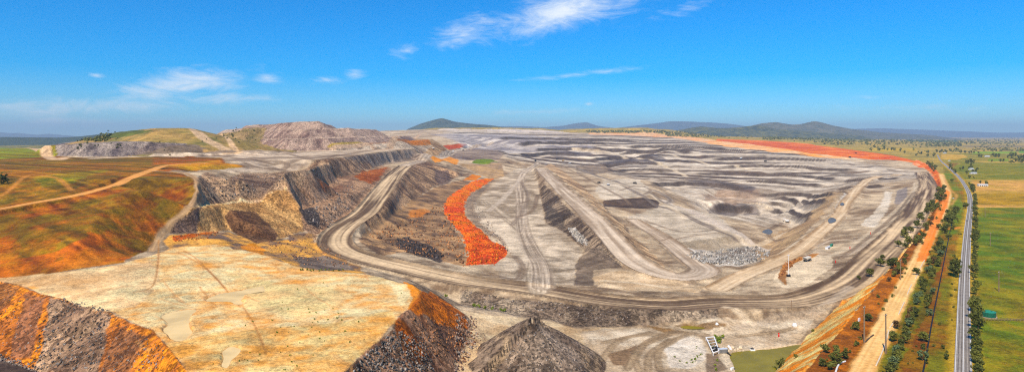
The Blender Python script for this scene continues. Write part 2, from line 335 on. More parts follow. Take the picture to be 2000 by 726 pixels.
# ------------------------------------------------------------------ colours of soils
C = dict(grey=srgb(176, 160, 138), lgrey=srgb(204, 187, 162), mgrey=srgb(146, 128, 108), dgrey=srgb(98, 82, 70), coal=srgb(66, 60, 60), tan=srgb(200, 170, 132), cream=srgb(246, 211, 170), clay=srgb(224, 172, 114),
         ochre=srgb(208, 140, 70), orange=srgb(206, 104, 40), brown=srgb(134, 84, 50), vivid=srgb(242, 96, 16), red=srgb(196, 100, 58), olive=srgb(128, 118, 44), green=srgb(112, 132, 40), dgreen=srgb(70, 84, 36), straw=srgb(186, 160, 92),
         khaki=srgb(150, 136, 82), purple=srgb(142, 120, 112), rust=srgb(176, 92, 42), white=srgb(226, 220, 208), mud=srgb(120, 98, 74))
# slope and fall-line streaks
dZr = np.gradient(Z, axis=0) / (np.gradient(B)[:, None] * YY); dZc = np.gradient(Z, axis=1) / ((S[1] - S[0]) * YY)
gX = dZc; gY = dZr - SS * dZc
SLOPE = np.sqrt(gX ** 2 + gY ** 2)
gxs, gys = blur(gX.copy(), 6), blur(gY.copy(), 6); gl = np.sqrt(gxs ** 2 + gys ** 2) + 1e-6
ux, uy = gxs / gl, gys / gl
def streak(Lw, k):
    out = np.zeros(Z.shape, np.float32)
    for j in range(-4, 5): out += vnoise((XX + ux * j * Lw * .9) / Lw, (YY + uy * j * Lw * .9) / Lw, k)
    return (out / 9 - .5) * 4
STR = streak(2.6, 31) * sstep(1600, 500, YY) * .8 + streak(9.0, 32) * .7
STR = (STR * sstep(.08, .3, SLOPE)).astype(np.float32)
wx = lodfbm(70, 4, 43, .6) * 45; wy = lodfbm(70, 4, 47, .6) * 45
N1, N2, N3 = lodfbm(90, 6, 41, .66, X=XX + wx, Y=YY + wy), lodfbm(22, 5, 51, .7), lodfbm(7, 4, 61, .75)
NW = lodfbm(14, 4, 71, .6)
RGB = np.zeros((NR, NC, 3), np.float32); ROUGH = np.full((NR, NC), .25, np.float32)
def cc(c): return C[c] if isinstance(c, str) else c
def mixc(a, b, t, sl=None):
    return a + (b - a) * t[..., None]
def shade(colA, colB, k1=1.0, k2=.6, k3=.5, ks=.0, sl=(slice(None), slice(None)), bias=.5):
    t = np.clip(bias + 1.5 * (k1 * N1[sl] + k2 * N2[sl] + k3 * N3[sl]) + 1.2 * ks * STR[sl], -.1, 1.05)
    return mixc(C[colA] if isinstance(colA, str) else colA, C[colB] if isinstance(colB, str) else colB, t)
# base: mine greys, steeper ground darker rock
RGB[:] = shade('mgrey', 'lgrey', .9, .7, .6, .4)
fm = sstep(.16, .5, SLOPE) * .75
RGB[:] = RGB + (shade('dgrey', 'mgrey', .5, .5, .5, .9) - RGB) * fm[..., None]
ROUGH[:] = .35 + .5 * fm
# terraces: pale benches, dark seams on the faces
tj = vnoise(LAY * 7.3 + 3, LAY * 3.1 + SS * 2.0, 3)
seam = TERR * (1 - .55 * sstep(2500, 1900, YY)) * np.clip(sstep(.2, .6, tj) * .75 + .3 + 1.2 * N1 + .7 * N2, 0, .95)
RGB[:] = mixc(RGB, shade(srgb(180, 168, 152), srgb(226, 216, 200), .8, .7, .6, 0), PITM * .92)
CRE = np.zeros((NR, NC), np.float32); CRE[sl_] = (sstep(.93, 1.0, fr) + (1 - sstep(0, .12, fr))) * mask
RGB[:] = mixc(RGB, shade(srgb(206, 192, 170), srgb(230, 218, 198), .6, .6, .6, 0), np.clip(CRE * (.4 + 1.2 * N1), 0, .8).astype(np.float32))
RGB[:] = mixc(RGB, shade('coal', 'dgrey', .6, .6, .6, .3), np.clip(seam * 1.0, 0, 1))
RGB[:] = mixc(RGB, shade('dgrey', 'mgrey', .6, .6, .6, 0), np.clip(FINE * (.28 + 1.3 * N1 + .6 * N2), 0, .7).astype(np.float32))
lay2 = (sstep(.62, .8, vnoise(LAY * 5.7 + 11, LAY * 1.7 + SS * 3.0, 4)) * PITM)
RGB[:] = mixc(RGB, shade('mgrey', 'dgrey', .8, .6, .5, 0), lay2 * .5)

def paint(poly, colA, colB, soft=3, wob=6, reg=None, alpha=1.0, k=(1.0, .6, .5), ks=0.0, rough=None, world=False, bias=.5, lift=0.0):
    P = [sbW(p)[:2] for p in poly] if world else [ground(*p)[:2] for p in poly]
    sl_, d, _ = polysd(P, soft + wob + 2)
    if sl_ is None: return
    d = d + wob * 1.6 * (NW[sl_] + .5 * N2[sl_])
    m = (sstep(-soft, soft, d) * alpha).astype(np.float32)
    RGB[sl_] = mixc(RGB[sl_], shade(colA, colB, k[0], k[1], k[2], ks, sl_, bias), m)
    if rough is not None: ROUGH[sl_] = lerp(ROUGH[sl_], rough, m)
    if lift: Z[sl_] += lift * sstep(0, 14, d)
    if reg:
        R = REG[sl_]; R[m > .5 * alpha] = region(reg); REG[sl_] = R
    return sl_, m
def path(pts, world=False):
    """Catmull-Rom through pixel points on the ground -> dense XY"""
    P = []
    for p in pts:
        s, b, z = sbW(p) if world else ground(*p); Y = math.exp(b); P.append((s * Y, Y))
    P = np.array(P); Q = np.vstack([2 * P[0] - P[1], P, 2 * P[-1] - P[-2]]); out = []
    for i in range(1, len(Q) - 2):
        n = max(3, int(np.hypot(*(Q[i + 1] - Q[i])) / (.02 * Q[i][1])))
        for t in np.linspace(0, 1, n, endpoint=False):
            out.append(.5 * (2 * Q[i] + (Q[i + 1] - Q[i - 1]) * t + (2 * Q[i - 1] - 5 * Q[i] + 4 * Q[i + 1] - Q[i + 2]) * t ** 2 + (3 * Q[i] - Q[i - 1] - 3 * Q[i + 1] + Q[i + 2]) * t ** 3))
    out.append(P[-1]); return np.array(out)
def along(pth, half):
    """signed cross offset and running length for grid points within half of a path"""
    W = np.full((NR, NC), 1e9, np.float32); T = np.zeros((NR, NC), np.float32); I = np.zeros((NR, NC), np.float32); run = 0.0
    for i in range(len(pth) - 1):
        a, b = pth[i], pth[i + 1]; u = b - a; l = np.hypot(*u)
        if l < 1e-6: continue
        y0, y1 = min(a[1], b[1]) - half, max(a[1], b[1]) + half
        r0, r1 = np.searchsorted(B, math.log(max(y0, 150))), np.searchsorted(B, math.log(max(y1, 151)))
        if r1 <= r0: run += l; continue
        ss = [(x + dx) / yy for x in (a[0], b[0]) for dx in (-half, half) for yy in (max(y0, 150), y1)]
        c0, c1 = np.searchsorted(S, min(ss)), np.searchsorted(S, max(ss))
        if c1 <= c0: run += l; continue
        gx, gy = XX[r0:r1, c0:c1] - a[0], YY[r0:r1, c0:c1] - a[1]
        t = np.clip((gx * u[0] + gy * u[1]) / (l * l), 0, 1)
        d = np.hypot(gx - t * u[0], gy - t * u[1]); sg = np.sign(gx * u[1] - gy * u[0])
        k = d < np.abs(W[r0:r1, c0:c1])
        W[r0:r1, c0:c1] = np.where(k, d * sg, W[r0:r1, c0:c1]); T[r0:r1, c0:c1] = np.where(k, run + t * l, T[r0:r1, c0:c1]); I[r0:r1, c0:c1] = np.where(k, i + t, I[r0:r1, c0:c1])
        run += l
    return W, T, I
def bench(pts, h, face=None, reach=140, wface=2.6):
    """a cut face: the ground behind the line stands h higher, easing out over reach metres"""
    pth = path(pts); W, T, I = along(pth, reach); k = np.abs(W) < 1e8; off = -W[k]; n = len(pth) - 1
    off = off + 2.5 * NW[k] + 1.5 * N2[k]; c = CELL[k]
    ends = sstep(0, .12 * n, I[k]) * sstep(n, .88 * n, I[k]) * (np.abs(W[k]) < reach)
    fall = sstep(reach, reach * .15, np.abs(off)); wf = wface + .3 * c
    Z[k] += ends * fall * h * np.where(off > 0, sstep(-wf, wf, off), sstep(-wf, wf, off)) - ends * fall * h * .35
    m = ends * (1 - sstep(.7, 1.25, np.abs(off) / (wf + .35 * c))) * np.clip(.95 + .8 * N2[k], .35, 1); t = np.clip(.5 + N3[k] + N2[k], 0, 1)[:, None]
    RGB[k] = RGB[k] + (lerp(srgb(62, 55, 54), srgb(104, 92, 84), t) - RGB[k]) * m[:, None]
    m2 = ends * np.exp(-((off + 3.2 * wf + .8 * c) / (1.6 * wf + .5 * c)) ** 2) * .6
    RGB[k] = RGB[k] + (srgb(216, 204, 186) - RGB[k]) * m2[:, None]
def road(pts, half, colA, colB, reg=None, world=False, flat=True, lanes=1.0, bank=.6, berm=0.0, soft=1.5, alpha=1.0, w2=None, margin=30, edge=None):
    pth = path(pts, world); W, T, I = along(pth, half + (margin if flat else 4)); k = np.abs(W) < 1e8
    w, t, i = W[k], T[k], I[k]; cell = CELL[k] * .6
    hw = half if w2 is None else half + (w2 - half) * i / len(pth)
    if flat:
        zc = np.array([zat(*p) for p in pth]); n = 9
        zc = np.convolve(np.pad(zc, n, 'edge'), np.ones(2 * n + 1) / (2 * n + 1), 'valid')
        zr = np.interp(i, np.arange(len(pth)), zc); a = np.abs(w) - hw
        bl = sstep(margin, 1.0, a)
        Z[k] = lerp(Z[k], zr, bl)
        if berm: Z[k] += berm * np.exp(-((a - .8) / 1.6) ** 2)
    m = sstep(soft + cell * .6, -soft - cell * .2, np.abs(w) - hw + .8 * soft * NW[k]) * alpha
    st = (vnoise(w / (1.5 * lanes) + 2 * (vnoise(t / 160, t * 0, 2) - .5), t / 120, 5) - .5) * 1.1 + (vnoise(w / (4 * lanes), t / 300, 6) - .5) * 1.4
    tt = np.clip(.5 + st + .25 * N3[k] + .25 * N1[k], 0, 1)[:, None]
    RGB[k] = RGB[k] + (lerp(cc(colA), cc(colB), tt) - RGB[k]) * m[:, None]
    if edge is not None:
        em = np.exp(-((np.abs(w) - hw + .4) / (1.3 + cell * .5)) ** 2) * .8 * np.clip(.75 + 1.5 * N2[k], 0, 1); RGB[k] = RGB[k] + (edge - RGB[k]) * em[:, None]
    ROUGH[k] = lerp(ROUGH[k], .08, m)
    if reg:
        R = REG[k]; R[m > .5 * alpha] = region(reg); REG[k] = R
# ------------------------------------------------------------------ what the ground is made of, place by place
RIM = L[0]
GR = srgb
# natural country right of the pit and all the far country
paint(RIM + [(800, -8000, 0), (800, -60000, 0), (2300, -60000, 0), (2300, -200, 0), (1440, -200, 0)], 'khaki', 'straw', 1.0, 3, 'ground', k=(1.4, .6, .4), rough=.25, world=True, bias=.35)
paint([(-200, -3900, 0), (300, -3900, 0), (420, -4600, 0), (800, -7800, 0), (800, -60000, 0), (-300, -60000, 0)], srgb(84, 92, 50), 'khaki', 2, 6, 'ground', k=(1.2, .8, .5), world=True)
# verge country between pit edge and road: rusty scrub, grass
paint([(1560, 726), (1600, 690), (1660, 620), (1710, 560), (1760, 493), (1803, 432), (1832, 388), (1840, 350), (1860, 350), (1862, 400), (1815, 500), (1760, 620), (1700, 740)], srgb(128, 84, 44), srgb(178, 116, 54), 2, 5, k=(1.2, .8, .6), rough=.5)
paint([(1700, 740), (1760, 620), (1815, 500), (1852, 400), (1836, 300), (1858, 300), (1895, 380), (1888, 450), (1868, 740)], srgb(150, 112, 42), srgb(122, 118, 36), 2, 5, k=(1.4, .8, .6), rough=.4)
paint([(1755, 740), (1790, 640), (1820, 540), (1840, 470), (1856, 470), (1830, 600), (1800, 740)], 'brown', srgb(140, 100, 50), 3, 8, alpha=.8, k=(1.2, .8, .6))
paint([(1838, 470), (1858, 470), (1820, 560), (1795, 640), (1780, 640), (1810, 560)], 'green', 'dgreen', 3, 8, alpha=.6)
paint([(1842, 310), (1852, 330), (1878, 380), (1880, 440), (1850, 470), (1862, 400), (1846, 350)], 'olive', 'green', 3, 5, alpha=.8)
# paddocks right of the road
paint([(1905, 740), (1905, 430), (1925, 395), (2100, 395), (2180, 740)], srgb(112, 122, 30), srgb(150, 132, 50), 2, 6, k=(1.3, .8, .5), bias=.4)
paint([(1905, 600), (1905, 400), (2180, 400), (2180, 600)], srgb(96, 116, 30), srgb(136, 130, 44), 4, 10, alpha=.7, bias=.35)
paint([(1900, 405), (1898, 352), (2180, 352), (2180, 405)], srgb(180, 150, 84), srgb(200, 160, 104), 2, 4, k=(1.2, .6, .4))
paint([(1905, 400), (1905, 378), (2180, 378), (2180, 400)], srgb(172, 140, 60), srgb(150, 128, 52), 2, 6)
paint([(1870, 350), (1862, 325), (1880, 318), (2180, 318), (2180, 352)], srgb(116, 122, 48), srgb(142, 132, 62), 2, 4)
paint([(1845, 318), (1838, 300), (1930, 298), (1990, 302), (1990, 312), (1880, 318)], srgb(110, 118, 44), srgb(164, 144, 78), 2, 4)
paint([(1838, 311), (1838, 301), (1880, 301), (1890, 307), (1870, 312)], srgb(190, 156, 84), 'straw', 1.5, 3)
for (x0, x1, y0, y1, c) in ((1900, 1985, 296, 300, srgb(138, 160, 52)), (1990, 2180, 294, 299, srgb(120, 150, 50)), (1770, 1870, 274, 277, srgb(70, 96, 50)), (1930, 1970, 310, 315, srgb(136, 150, 54)), (1700, 1790, 290, 296, srgb(190, 164, 84)), (1880, 2180, 283, 287, srgb(150, 134, 90)), (1560, 1700, 272, 276, srgb(150, 140, 84)), (1830, 1900, 288, 292, srgb(172, 150, 90))):
    paint([(x0, y1), (x0, y0), (x1, y0), (x1, y1)], c, c * .85, 1, 2.5)
# pit rim bank: pale orange gullied bank
paint([(1490, 740), (1516, 716), (1564, 669), (1610, 624), (1642, 590), (1702, 520), (1752, 462), (1797, 410), (1822, 375), (1834, 385), (1803, 434), (1760, 495), (1710, 562), (1660, 622), (1600, 692), (1555, 740)], srgb(246, 212, 156), srgb(226, 150, 78), 2, 5, k=(.6, 1.0, .8), ks=.6, rough=1.0)
paint([(1818, 377), (1829, 352), (1812, 331), (1782, 320), (1790, 312), (1820, 324), (1838, 345), (1836, 376)], srgb(232, 196, 160), srgb(232, 104, 40), 2, 4, k=(.8, 1, .8), rough=.8)
paint([(1836, 392), (1842, 360), (1840, 345), (1822, 326), (1800, 318), (1740, 303), (1660, 292), (1580, 281), (1480, 274), (1400, 271), (1398, 275), (1470, 282), (1520, 289), (1580, 299), (1660, 307), (1740, 312), (1792, 318), (1822, 338), (1830, 362)], 'red', srgb(226, 146, 92), 1.6, 3.5, 'red_soil_bench', k=(.8, .8, .6), rough=.4)
paint([(1400, 273), (1480, 277), (1560, 284), (1640, 294), (1600, 296), (1520, 290), (1440, 281)], srgb(180, 86, 52), srgb(206, 116, 72), 1.2, 2.5, alpha=.6)
paint([(1398, 275), (1470, 282), (1520, 289), (1580, 299), (1660, 307), (1660, 312), (1570, 304), (1500, 296), (1440, 288), (1380, 280)], srgb(236, 170, 104), srgb(226, 196, 160), 1.6, 4, alpha=.85)
paint([(1400, 274), (1300, 262), (1230, 259), (1150, 258), (1150, 262), (1230, 264), (1310, 268), (1390, 280)], srgb(226, 160, 104), srgb(220, 196, 166), 1, 3, alpha=.9)
# pale far dumps, grey-blue far mine
for r_, a, b in (('pale_dump', srgb(214, 200, 184), srgb(180, 172, 166)), ('purple_dump', srgb(128, 108, 100), srgb(172, 152, 138)), ('tiered_dump', srgb(150, 120, 92), srgb(190, 164, 132)), ('grey_dump', srgb(112, 102, 100), srgb(160, 148, 138)), ('grassed_dump', srgb(164, 138, 96), srgb(128, 120, 78)), ('cone_heap', srgb(96, 80, 70), srgb(150, 134, 120))):
    m = (REG == region(r_)).astype(np.float32)
    RGB[:] = mixc(RGB, shade(a, b, .8, .6, .5, 1.0), m)
m = ((REG == region('purple_dump')) & (SLOPE < .28)).astype(np.float32) * .7
RGB[:] = mixc(RGB, shade(srgb(186, 166, 148), srgb(204, 186, 164), .6, .6, .4), m)
paint([(425, 262), (470, 254), (520, 252), (514, 268), (500, 285), (478, 292), (440, 282), (425, 272)], srgb(124, 114, 70), srgb(160, 136, 96), 2, 6, alpha=.75)
paint([(640, 286), (700, 277), (720, 281), (690, 290), (650, 290)], srgb(150, 136, 62), 'straw', 1.5, 4, alpha=.9)
paint([(700, 284), (770, 276), (835, 272), (842, 282), (790, 286), (730, 288)], srgb(190, 122, 62), srgb(160, 112, 70), 1.5, 4, ks=.8, alpha=.85)
paint([(200, 262), (280, 254), (300, 256), (250, 266), (205, 272)], srgb(78, 92, 50), srgb(104, 112, 62), 2, 4, alpha=.9)
paint([(250, 276), (300, 258), (370, 252), (400, 276), (370, 280), (300, 278)], srgb(172, 146, 98), srgb(140, 126, 80), 2, 5, alpha=.85)
paint([(260, 304), (280, 282), (380, 282), (402, 290), (396, 298), (330, 304)], srgb(84, 74, 74), srgb(128, 112, 104), 2, 6, alpha=.75, ks=1)
# left flats behind the stepped dump
paint([(405, 333), (470, 336), (550, 333), (600, 324), (658, 307), (758, 294), (830, 296), (845, 284), (700, 288), (580, 297), (470, 294), (400, 297), (300, 308), (440, 312), (480, 325)], srgb(146, 130, 114), srgb(196, 180, 160), 2, 5, k=(1.2, 1, .7), rough=.5)
# stepped dump faces
paint([(385, 350), (400, 336), (465, 339), (550, 336), (600, 327), (658, 309), (720, 303), (745, 322), (704, 338), (661, 345), (593, 363), (558, 367), (507, 386), (465, 388), (400, 399), (378, 402), (392, 372)], srgb(122, 100, 84), srgb(182, 156, 130), 2, 5, 'stepped_dump', k=(.8, .6, .6), ks=1.0, rough=.9)
paint([(658, 309), (758, 296), (808, 291), (828, 300), (745, 322), (720, 318)], srgb(124, 110, 100), srgb(168, 152, 136), 2, 4, 'stepped_dump', ks=1.1, rough=.9)
paint([(378, 402), (400, 399), (465, 388), (507, 386), (558, 367), (580, 374), (600, 400), (600, 452), (572, 456), (543, 469), (500, 472), (446, 450), (400, 454), (330, 456), (322, 442)], srgb(206, 170, 124), srgb(176, 140, 100), 2, 5, 'stepped_dump', k=(.8, .8, .6), ks=.9, rough=.9)
paint([(558, 367), (593, 363), (661, 345), (704, 338), (745, 323), (765, 328), (740, 354), (718, 378), (690, 410), (645, 446), (612, 462), (590, 448), (590, 410)], srgb(120, 96, 80), srgb(182, 152, 126), 2, 5, 'stepped_dump', k=(.7, .7, .8), ks=.9, rough=1.2)
paint([(378, 410), (394, 403), (384, 454), (334, 456), (322, 444)], srgb(102, 86, 78), srgb(136, 116, 102), 1.5, 3, ks=.7, rough=.9)
paint([(437, 420), (497, 413), (546, 462), (520, 482), (480, 470)], srgb(104, 78, 60), srgb(138, 108, 82), 1.2, 3, ks=.8, rough=.8)
paint([(585, 408), (612, 403), (628, 430), (622, 444), (602, 440)], srgb(66, 58, 56), srgb(96, 86, 80), 1.2, 3, ks=.7, rough=.9)
paint([(690, 345), (712, 332), (758, 326), (740, 350), (722, 358), (705, 352)], srgb(150, 88, 54), srgb(176, 112, 70), 2, 5, ks=.8, alpha=.9)
paint([(610, 362), (690, 348), (690, 368), (620, 372)], srgb(150, 92, 60), srgb(120, 96, 84), 2, 6, ks=1, alpha=.6)
paint([(378, 404), (400, 398), (470, 386), (560, 366), (560, 371), (505, 389), (440, 395), (376, 408)], srgb(226, 190, 140), 'cream', 1.2, 3)
paint([(470, 336), (540, 338), (570, 352), (520, 384), (476, 384)], srgb(100, 84, 74), srgb(140, 120, 104), 2, 6, ks=1, alpha=.5)
# old road round the grass hill
# rubble ground between plateau and ramp
paint([(330, 458), (400, 455), (446, 451), (500, 474), (545, 471), (575, 456), (618, 455), (612, 470), (640, 494), (676, 509), (700, 516), (714, 534), (670, 531), (600, 524), (571, 518), (498, 492), (440, 482), (340, 492), (318, 470)], srgb(214, 168, 106), srgb(128, 108, 94), 2, 6, k=(1.2, 1.2, .8), rough=1.1)
paint([(570, 500), (640, 500), (676, 512), (690, 526), (640, 528), (590, 520)], srgb(120, 106, 96), srgb(156, 142, 128), 2, 5, rough=1.0)
paint([(336, 462), (386, 455), (430, 452), (380, 464), (340, 472)], 'orange', srgb(186, 112, 60), 1.2, 3, alpha=.9)
paint([(470, 480), (495, 474), (520, 488), (510, 500), (485, 492)], 'ochre', srgb(222, 156, 92), 1.5, 3, alpha=.8)
# grass hill
paint([(-180, 548), (0, 541), (100, 533), (240, 513), (292, 482), (318, 446), (366, 405), (384, 372), (376, 346), (330, 333), (440, 320), (432, 308), (300, 305), (180, 309), (100, 301), (0, 292), (-180, 292)], srgb(158, 96, 50), srgb(122, 94, 46), 2.5, 5, 'grass_hill', k=(1.3, .8, .6), rough=.3)
paint([(-180, 410), (0, 405), (120, 380), (220, 350), (300, 330), (300, 306), (180, 309), (0, 300), (-180, 300)], srgb(116, 102, 38), srgb(150, 104, 50), 4, 8, alpha=.8, k=(1.4, 1, .7))
paint([(30, 470), (110, 430), (240, 420), (300, 400), (240, 450), (120, 490), (40, 500)], srgb(118, 104, 40), srgb(158, 96, 46), 5, 12, alpha=.75, k=(1.5, 1, .6))
paint([(60, 345), (160, 335), (220, 330), (140, 360), (80, 365)], srgb(120, 128, 36), srgb(150, 130, 44), 4, 10, alpha=.7)
paint([(-180, 312), (-180, 288), (0, 287), (70, 290), (110, 302), (60, 308), (0, 310)], srgb(116, 136, 38), srgb(140, 130, 46), 2, 5, alpha=.95)
paint([(200, 520), (290, 482), (320, 446), (366, 405), (384, 372), (372, 396), (300, 450), (240, 490), (120, 520)], srgb(162, 102, 58), srgb(146, 102, 58), 4, 8, alpha=.7)
paint([(-180, 548), (0, 541), (100, 533), (240, 513), (240, 500), (100, 510), (0, 518), (-180, 520)], srgb(160, 100, 56), srgb(134, 96, 54), 5, 10, alpha=.7)
paint([(300, 326), (430, 312), (434, 318), (480, 325), (430, 332), (350, 331)], srgb(190, 132, 60), srgb(168, 134, 50), 2, 4, alpha=.9)
# rip lines and tufts across the grass hill
_g = (REG == region('grass_hill')); ga = XX * .55 + YY * .83; gb = XX * .83 - YY * .55
gs = ((vnoise(gb / 70, ga / 4.5, 121) - .5) * sstep(1200, 500, YY) + (vnoise(gb / 160, ga / 13, 122) - .5)) * 1.3 + 1.3 * N3
RGB[:] = np.where(_g[..., None], RGB * np.clip(1 + .75 * gs, .45, 1.6)[..., None], RGB)
tuft = (_g * sstep(.1, .35, lodfbm(30, 5, 131, .75) + .1)).astype(np.float32) * .55
RGB[:] = mixc(RGB, shade(srgb(92, 88, 26), srgb(128, 112, 40), .5, .5, .5), tuft)
# clay plateau
paint([(-180, 545), (0, 548), (44, 557), (73, 571), (121, 583), (154, 595), (220, 608), (256, 628), (297, 642), (330, 679), (366, 728), (420, 830), (600, 830), (670, 728), (743, 662), (780, 617), (815, 592), (824, 570), (802, 555), (761, 546), (714, 536), (670, 531), (600, 524), (571, 518), (498, 493), (430, 476), (330, 486), (290, 500), (240, 516), (100, 536), (-180, 542)], 'clay', 'cream', 2, 3, 'clay_plateau', k=(.6, .6, .7), rough=.5, bias=.66)
paint([(0, 545), (100, 536), (220, 520), (300, 510), (310, 560), (260, 600), (200, 602), (120, 580), (60, 560)], srgb(196, 168, 132), srgb(232, 208, 168), 4, 10, alpha=.8)
paint([(300, 690), (420, 650), (560, 640), (700, 620), (780, 600), (760, 650), (680, 720), (560, 800), (420, 800)], srgb(222, 172, 108), srgb(238, 200, 144), 6, 16, alpha=.7, k=(.8, .8, .7))
paint([(780, 548), (824, 570), (816, 592), (790, 612), (806, 585), (796, 562)], 'ochre', srgb(226, 150, 76), 2, 4, alpha=.9)
paint([(755, 548), (785, 560), (800, 580), (785, 596), (770, 570)], 'cream', srgb(238, 214, 176), 2, 5, alpha=.9)
paint([(460, 540), (640, 560), (700, 580), (600, 620), (480, 610)], 'cream', srgb(240, 206, 148), 8, 18, alpha=.5)
# its left face
paint([(-180, 548), (0, 550), (44, 559), (73, 573), (121, 584), (154, 597), (220, 610), (256, 630), (297, 643), (330, 680), (366, 726), (440, 850), (300, 850), (84, 726), (0, 698), (-180, 682)], srgb(226, 152, 86), srgb(178, 118, 76), 1.5, 3, 'plateau_face', k=(.7, .7, .8), ks=1.3, rough=1.2)
paint([(98, 582), (160, 598), (222, 611), (188, 740), (60, 720), (78, 690)], srgb(186, 164, 142), srgb(140, 120, 104), 3, 6, alpha=.9, ks=.9, rough=1.6)
paint([(50, 577), (86, 580), (64, 700), (20, 694)], srgb(132, 96, 76), srgb(160, 118, 94), 2, 5, alpha=.85, ks=.9)
paint([(0, 552), (40, 560), (20, 590), (-20, 620), (-60, 600)], srgb(150, 110, 80), srgb(120, 90, 72), 2, 5, alpha=.8)
paint([(236, 640), (290, 655), (250, 740), (190, 740), (210, 690)], srgb(164, 116, 84), srgb(138, 104, 82), 3, 6, alpha=.8, ks=.9)
paint([(-180, 686), (0, 700), (84, 727), (300, 850), (-180, 850)], srgb(82, 70, 64), srgb(120, 104, 94), 2, 4, 'mine_ground', rough=1.0)  # shadow at the foot of the bank, put into the ground colour as dark grey
# its right face
paint([(824, 570), (815, 592), (780, 617), (769, 643), (743, 661), (684, 713), (600, 830), (860, 830), (888, 728), (897, 694), (917, 643), (912, 617), (875, 590), (838, 566)], srgb(138, 104, 84), srgb(172, 140, 116), 1.5, 3, 'plateau_face', k=(.8, .8, .8), ks=1.0, rough=1.4)
paint([(822, 572), (838, 566), (875, 590), (912, 617), (916, 640), (880, 640), (840, 620), (812, 610), (800, 606)], srgb(206, 128, 68), srgb(172, 104, 60), 2, 4, alpha=.95, ks=.6, rough=1.0)
paint([(778, 622), (800, 640), (830, 690), (820, 720), (790, 690), (770, 650)], srgb(180, 104, 46), srgb(140, 92, 58), 3, 6, alpha=.8, ks=.8)
# ground below
paint([(890, 600), (1015, 620), (1075, 628), (1127, 641), (1240, 640), (1240, 760), (900, 830), (890, 728), (918, 650), (914, 616)], srgb(196, 172, 140), srgb(214, 196, 166), 3, 8, k=(1, .9, .6), rough=.4)
paint([(1130, 645), (1240, 640), (1400, 620), (1520, 630), (1590, 622), (1560, 668), (1510, 715), (1480, 780), (1180, 830)], srgb(186, 170, 148), srgb(212, 200, 180), 3, 8, k=(1.2, 1, .6), rough=.35)
m = (REG == region('cone_heap')).astype(np.float32); RGB[:] = mixc(RGB, shade(srgb(118, 104, 92), srgb(166, 150, 134), .6, .8, .9, .5), m); ROUGH[:] = lerp(ROUGH, .45, m); STR[REG == region('cone_heap')] *= .3
paint([(900, 566), (992, 583), (1098, 594), (1230, 608), (1400, 610), (1400, 618), (1230, 636), (1127, 639), (1076, 625), (1017, 617), (900, 596)], srgb(132, 118, 104), srgb(172, 158, 140), 1.5, 3, 'road_embankment', ks=.5, rough=1.0)
paint([(1100, 595), (1240, 609), (1300, 612), (1230, 637), (1130, 639)], srgb(92, 80, 70), srgb(128, 114, 100), 3, 5, alpha=.8, ks=.5)
paint([(1258, 632), (1300, 640), (1340, 632), (1420, 634), (1380, 644), (1300, 650)], srgb(150, 120, 84), srgb(126, 100, 70), 1.5, 4, alpha=.85)
paint([(1184, 690), (1228, 680), (1244, 672), (1226, 716), (1196, 712)], srgb(134, 112, 90), srgb(118, 98, 78), 1.5, 3, alpha=.9)
paint([(1300, 680), (1340, 655), (1375, 665), (1380, 700), (1345, 720), (1310, 716)], srgb(224, 218, 206), srgb(200, 190, 176), 3, 5, alpha=.9)
paint([(1378, 690), (1400, 690), (1420, 720), (1380, 735)], srgb(134, 116, 98), srgb(112, 96, 82), 2, 4, alpha=.8)
# basin with the orange ribbon
paint([(716, 452), (747, 432), (794, 399), (848, 363), (892, 345), (930, 336), (890, 334), (856, 322), (832, 316), (808, 322), (794, 338), (769, 374), (740, 413), (712, 442)], srgb(118, 96, 80), srgb(180, 152, 124), 1.5, 4, 'ramp_face', k=(.7, .7, .6), ks=1.3, rough=.9)
paint([(848, 330), (876, 334), (884, 352), (866, 364), (850, 352)], srgb(86, 72, 68), srgb(120, 102, 94), 2, 4, ks=1.2, alpha=.8)
paint([(700, 470), (716, 454), (794, 401), (848, 365), (905, 350), (920, 355), (880, 385), (866, 405), (890, 450), (910, 480), (912, 520), (850, 508), (790, 492), (740, 498)], srgb(118, 98, 82), srgb(178, 148, 116), 2, 5, k=(.7, 1.1, 1), rough=1.8)
paint([(768, 470), (790, 462), (840, 478), (868, 496), (860, 512), (820, 500), (780, 486)], srgb(70, 62, 58), srgb(106, 94, 86), 2, 5, rough=1.8)
paint([(800, 412), (826, 406), (840, 412), (820, 424), (800, 424)], srgb(208, 138, 80), srgb(180, 130, 86), 2, 5, alpha=.8)
paint([(905, 352), (922, 340), (940, 344), (930, 352)], srgb(206, 128, 62), 'ochre', 1.5, 3, alpha=.9)
paint([(840, 308), (880, 302), (896, 310), (894, 320), (850, 318)], srgb(196, 130, 64), srgb(220, 156, 88), 1.5, 4, alpha=.9, ks=.5)
paint([(870, 300), (920, 290), (962, 290), (985, 302), (975, 312), (930, 312), (900, 314)], srgb(118, 104, 96), srgb(166, 150, 134), 1.5, 4, alpha=.95, ks=1.2)
paint([(921, 318), (930, 311), (960, 311), (972, 316), (955, 320)], srgb(120, 136, 38), srgb(96, 116, 34), 1.2, 1.5)
paint([(896, 320), (980, 320), (985, 345), (960, 350), (935, 340)], srgb(186, 158, 122), srgb(150, 128, 106), 1.5, 4, ks=1.0, alpha=.9)
paint([(866, 284), (905, 281), (917, 284), (900, 288), (868, 287)], srgb(172, 88, 54), srgb(160, 92, 60), 1, 2)
paint([(920, 356), (945, 364), (920, 380), (906, 400), (910, 422), (945, 452), (990, 480), (1000, 500), (985, 470), (955, 430), (928, 395), (965, 352)], srgb(128, 114, 100), srgb(168, 150, 130), 2, 5, rough=1.4)
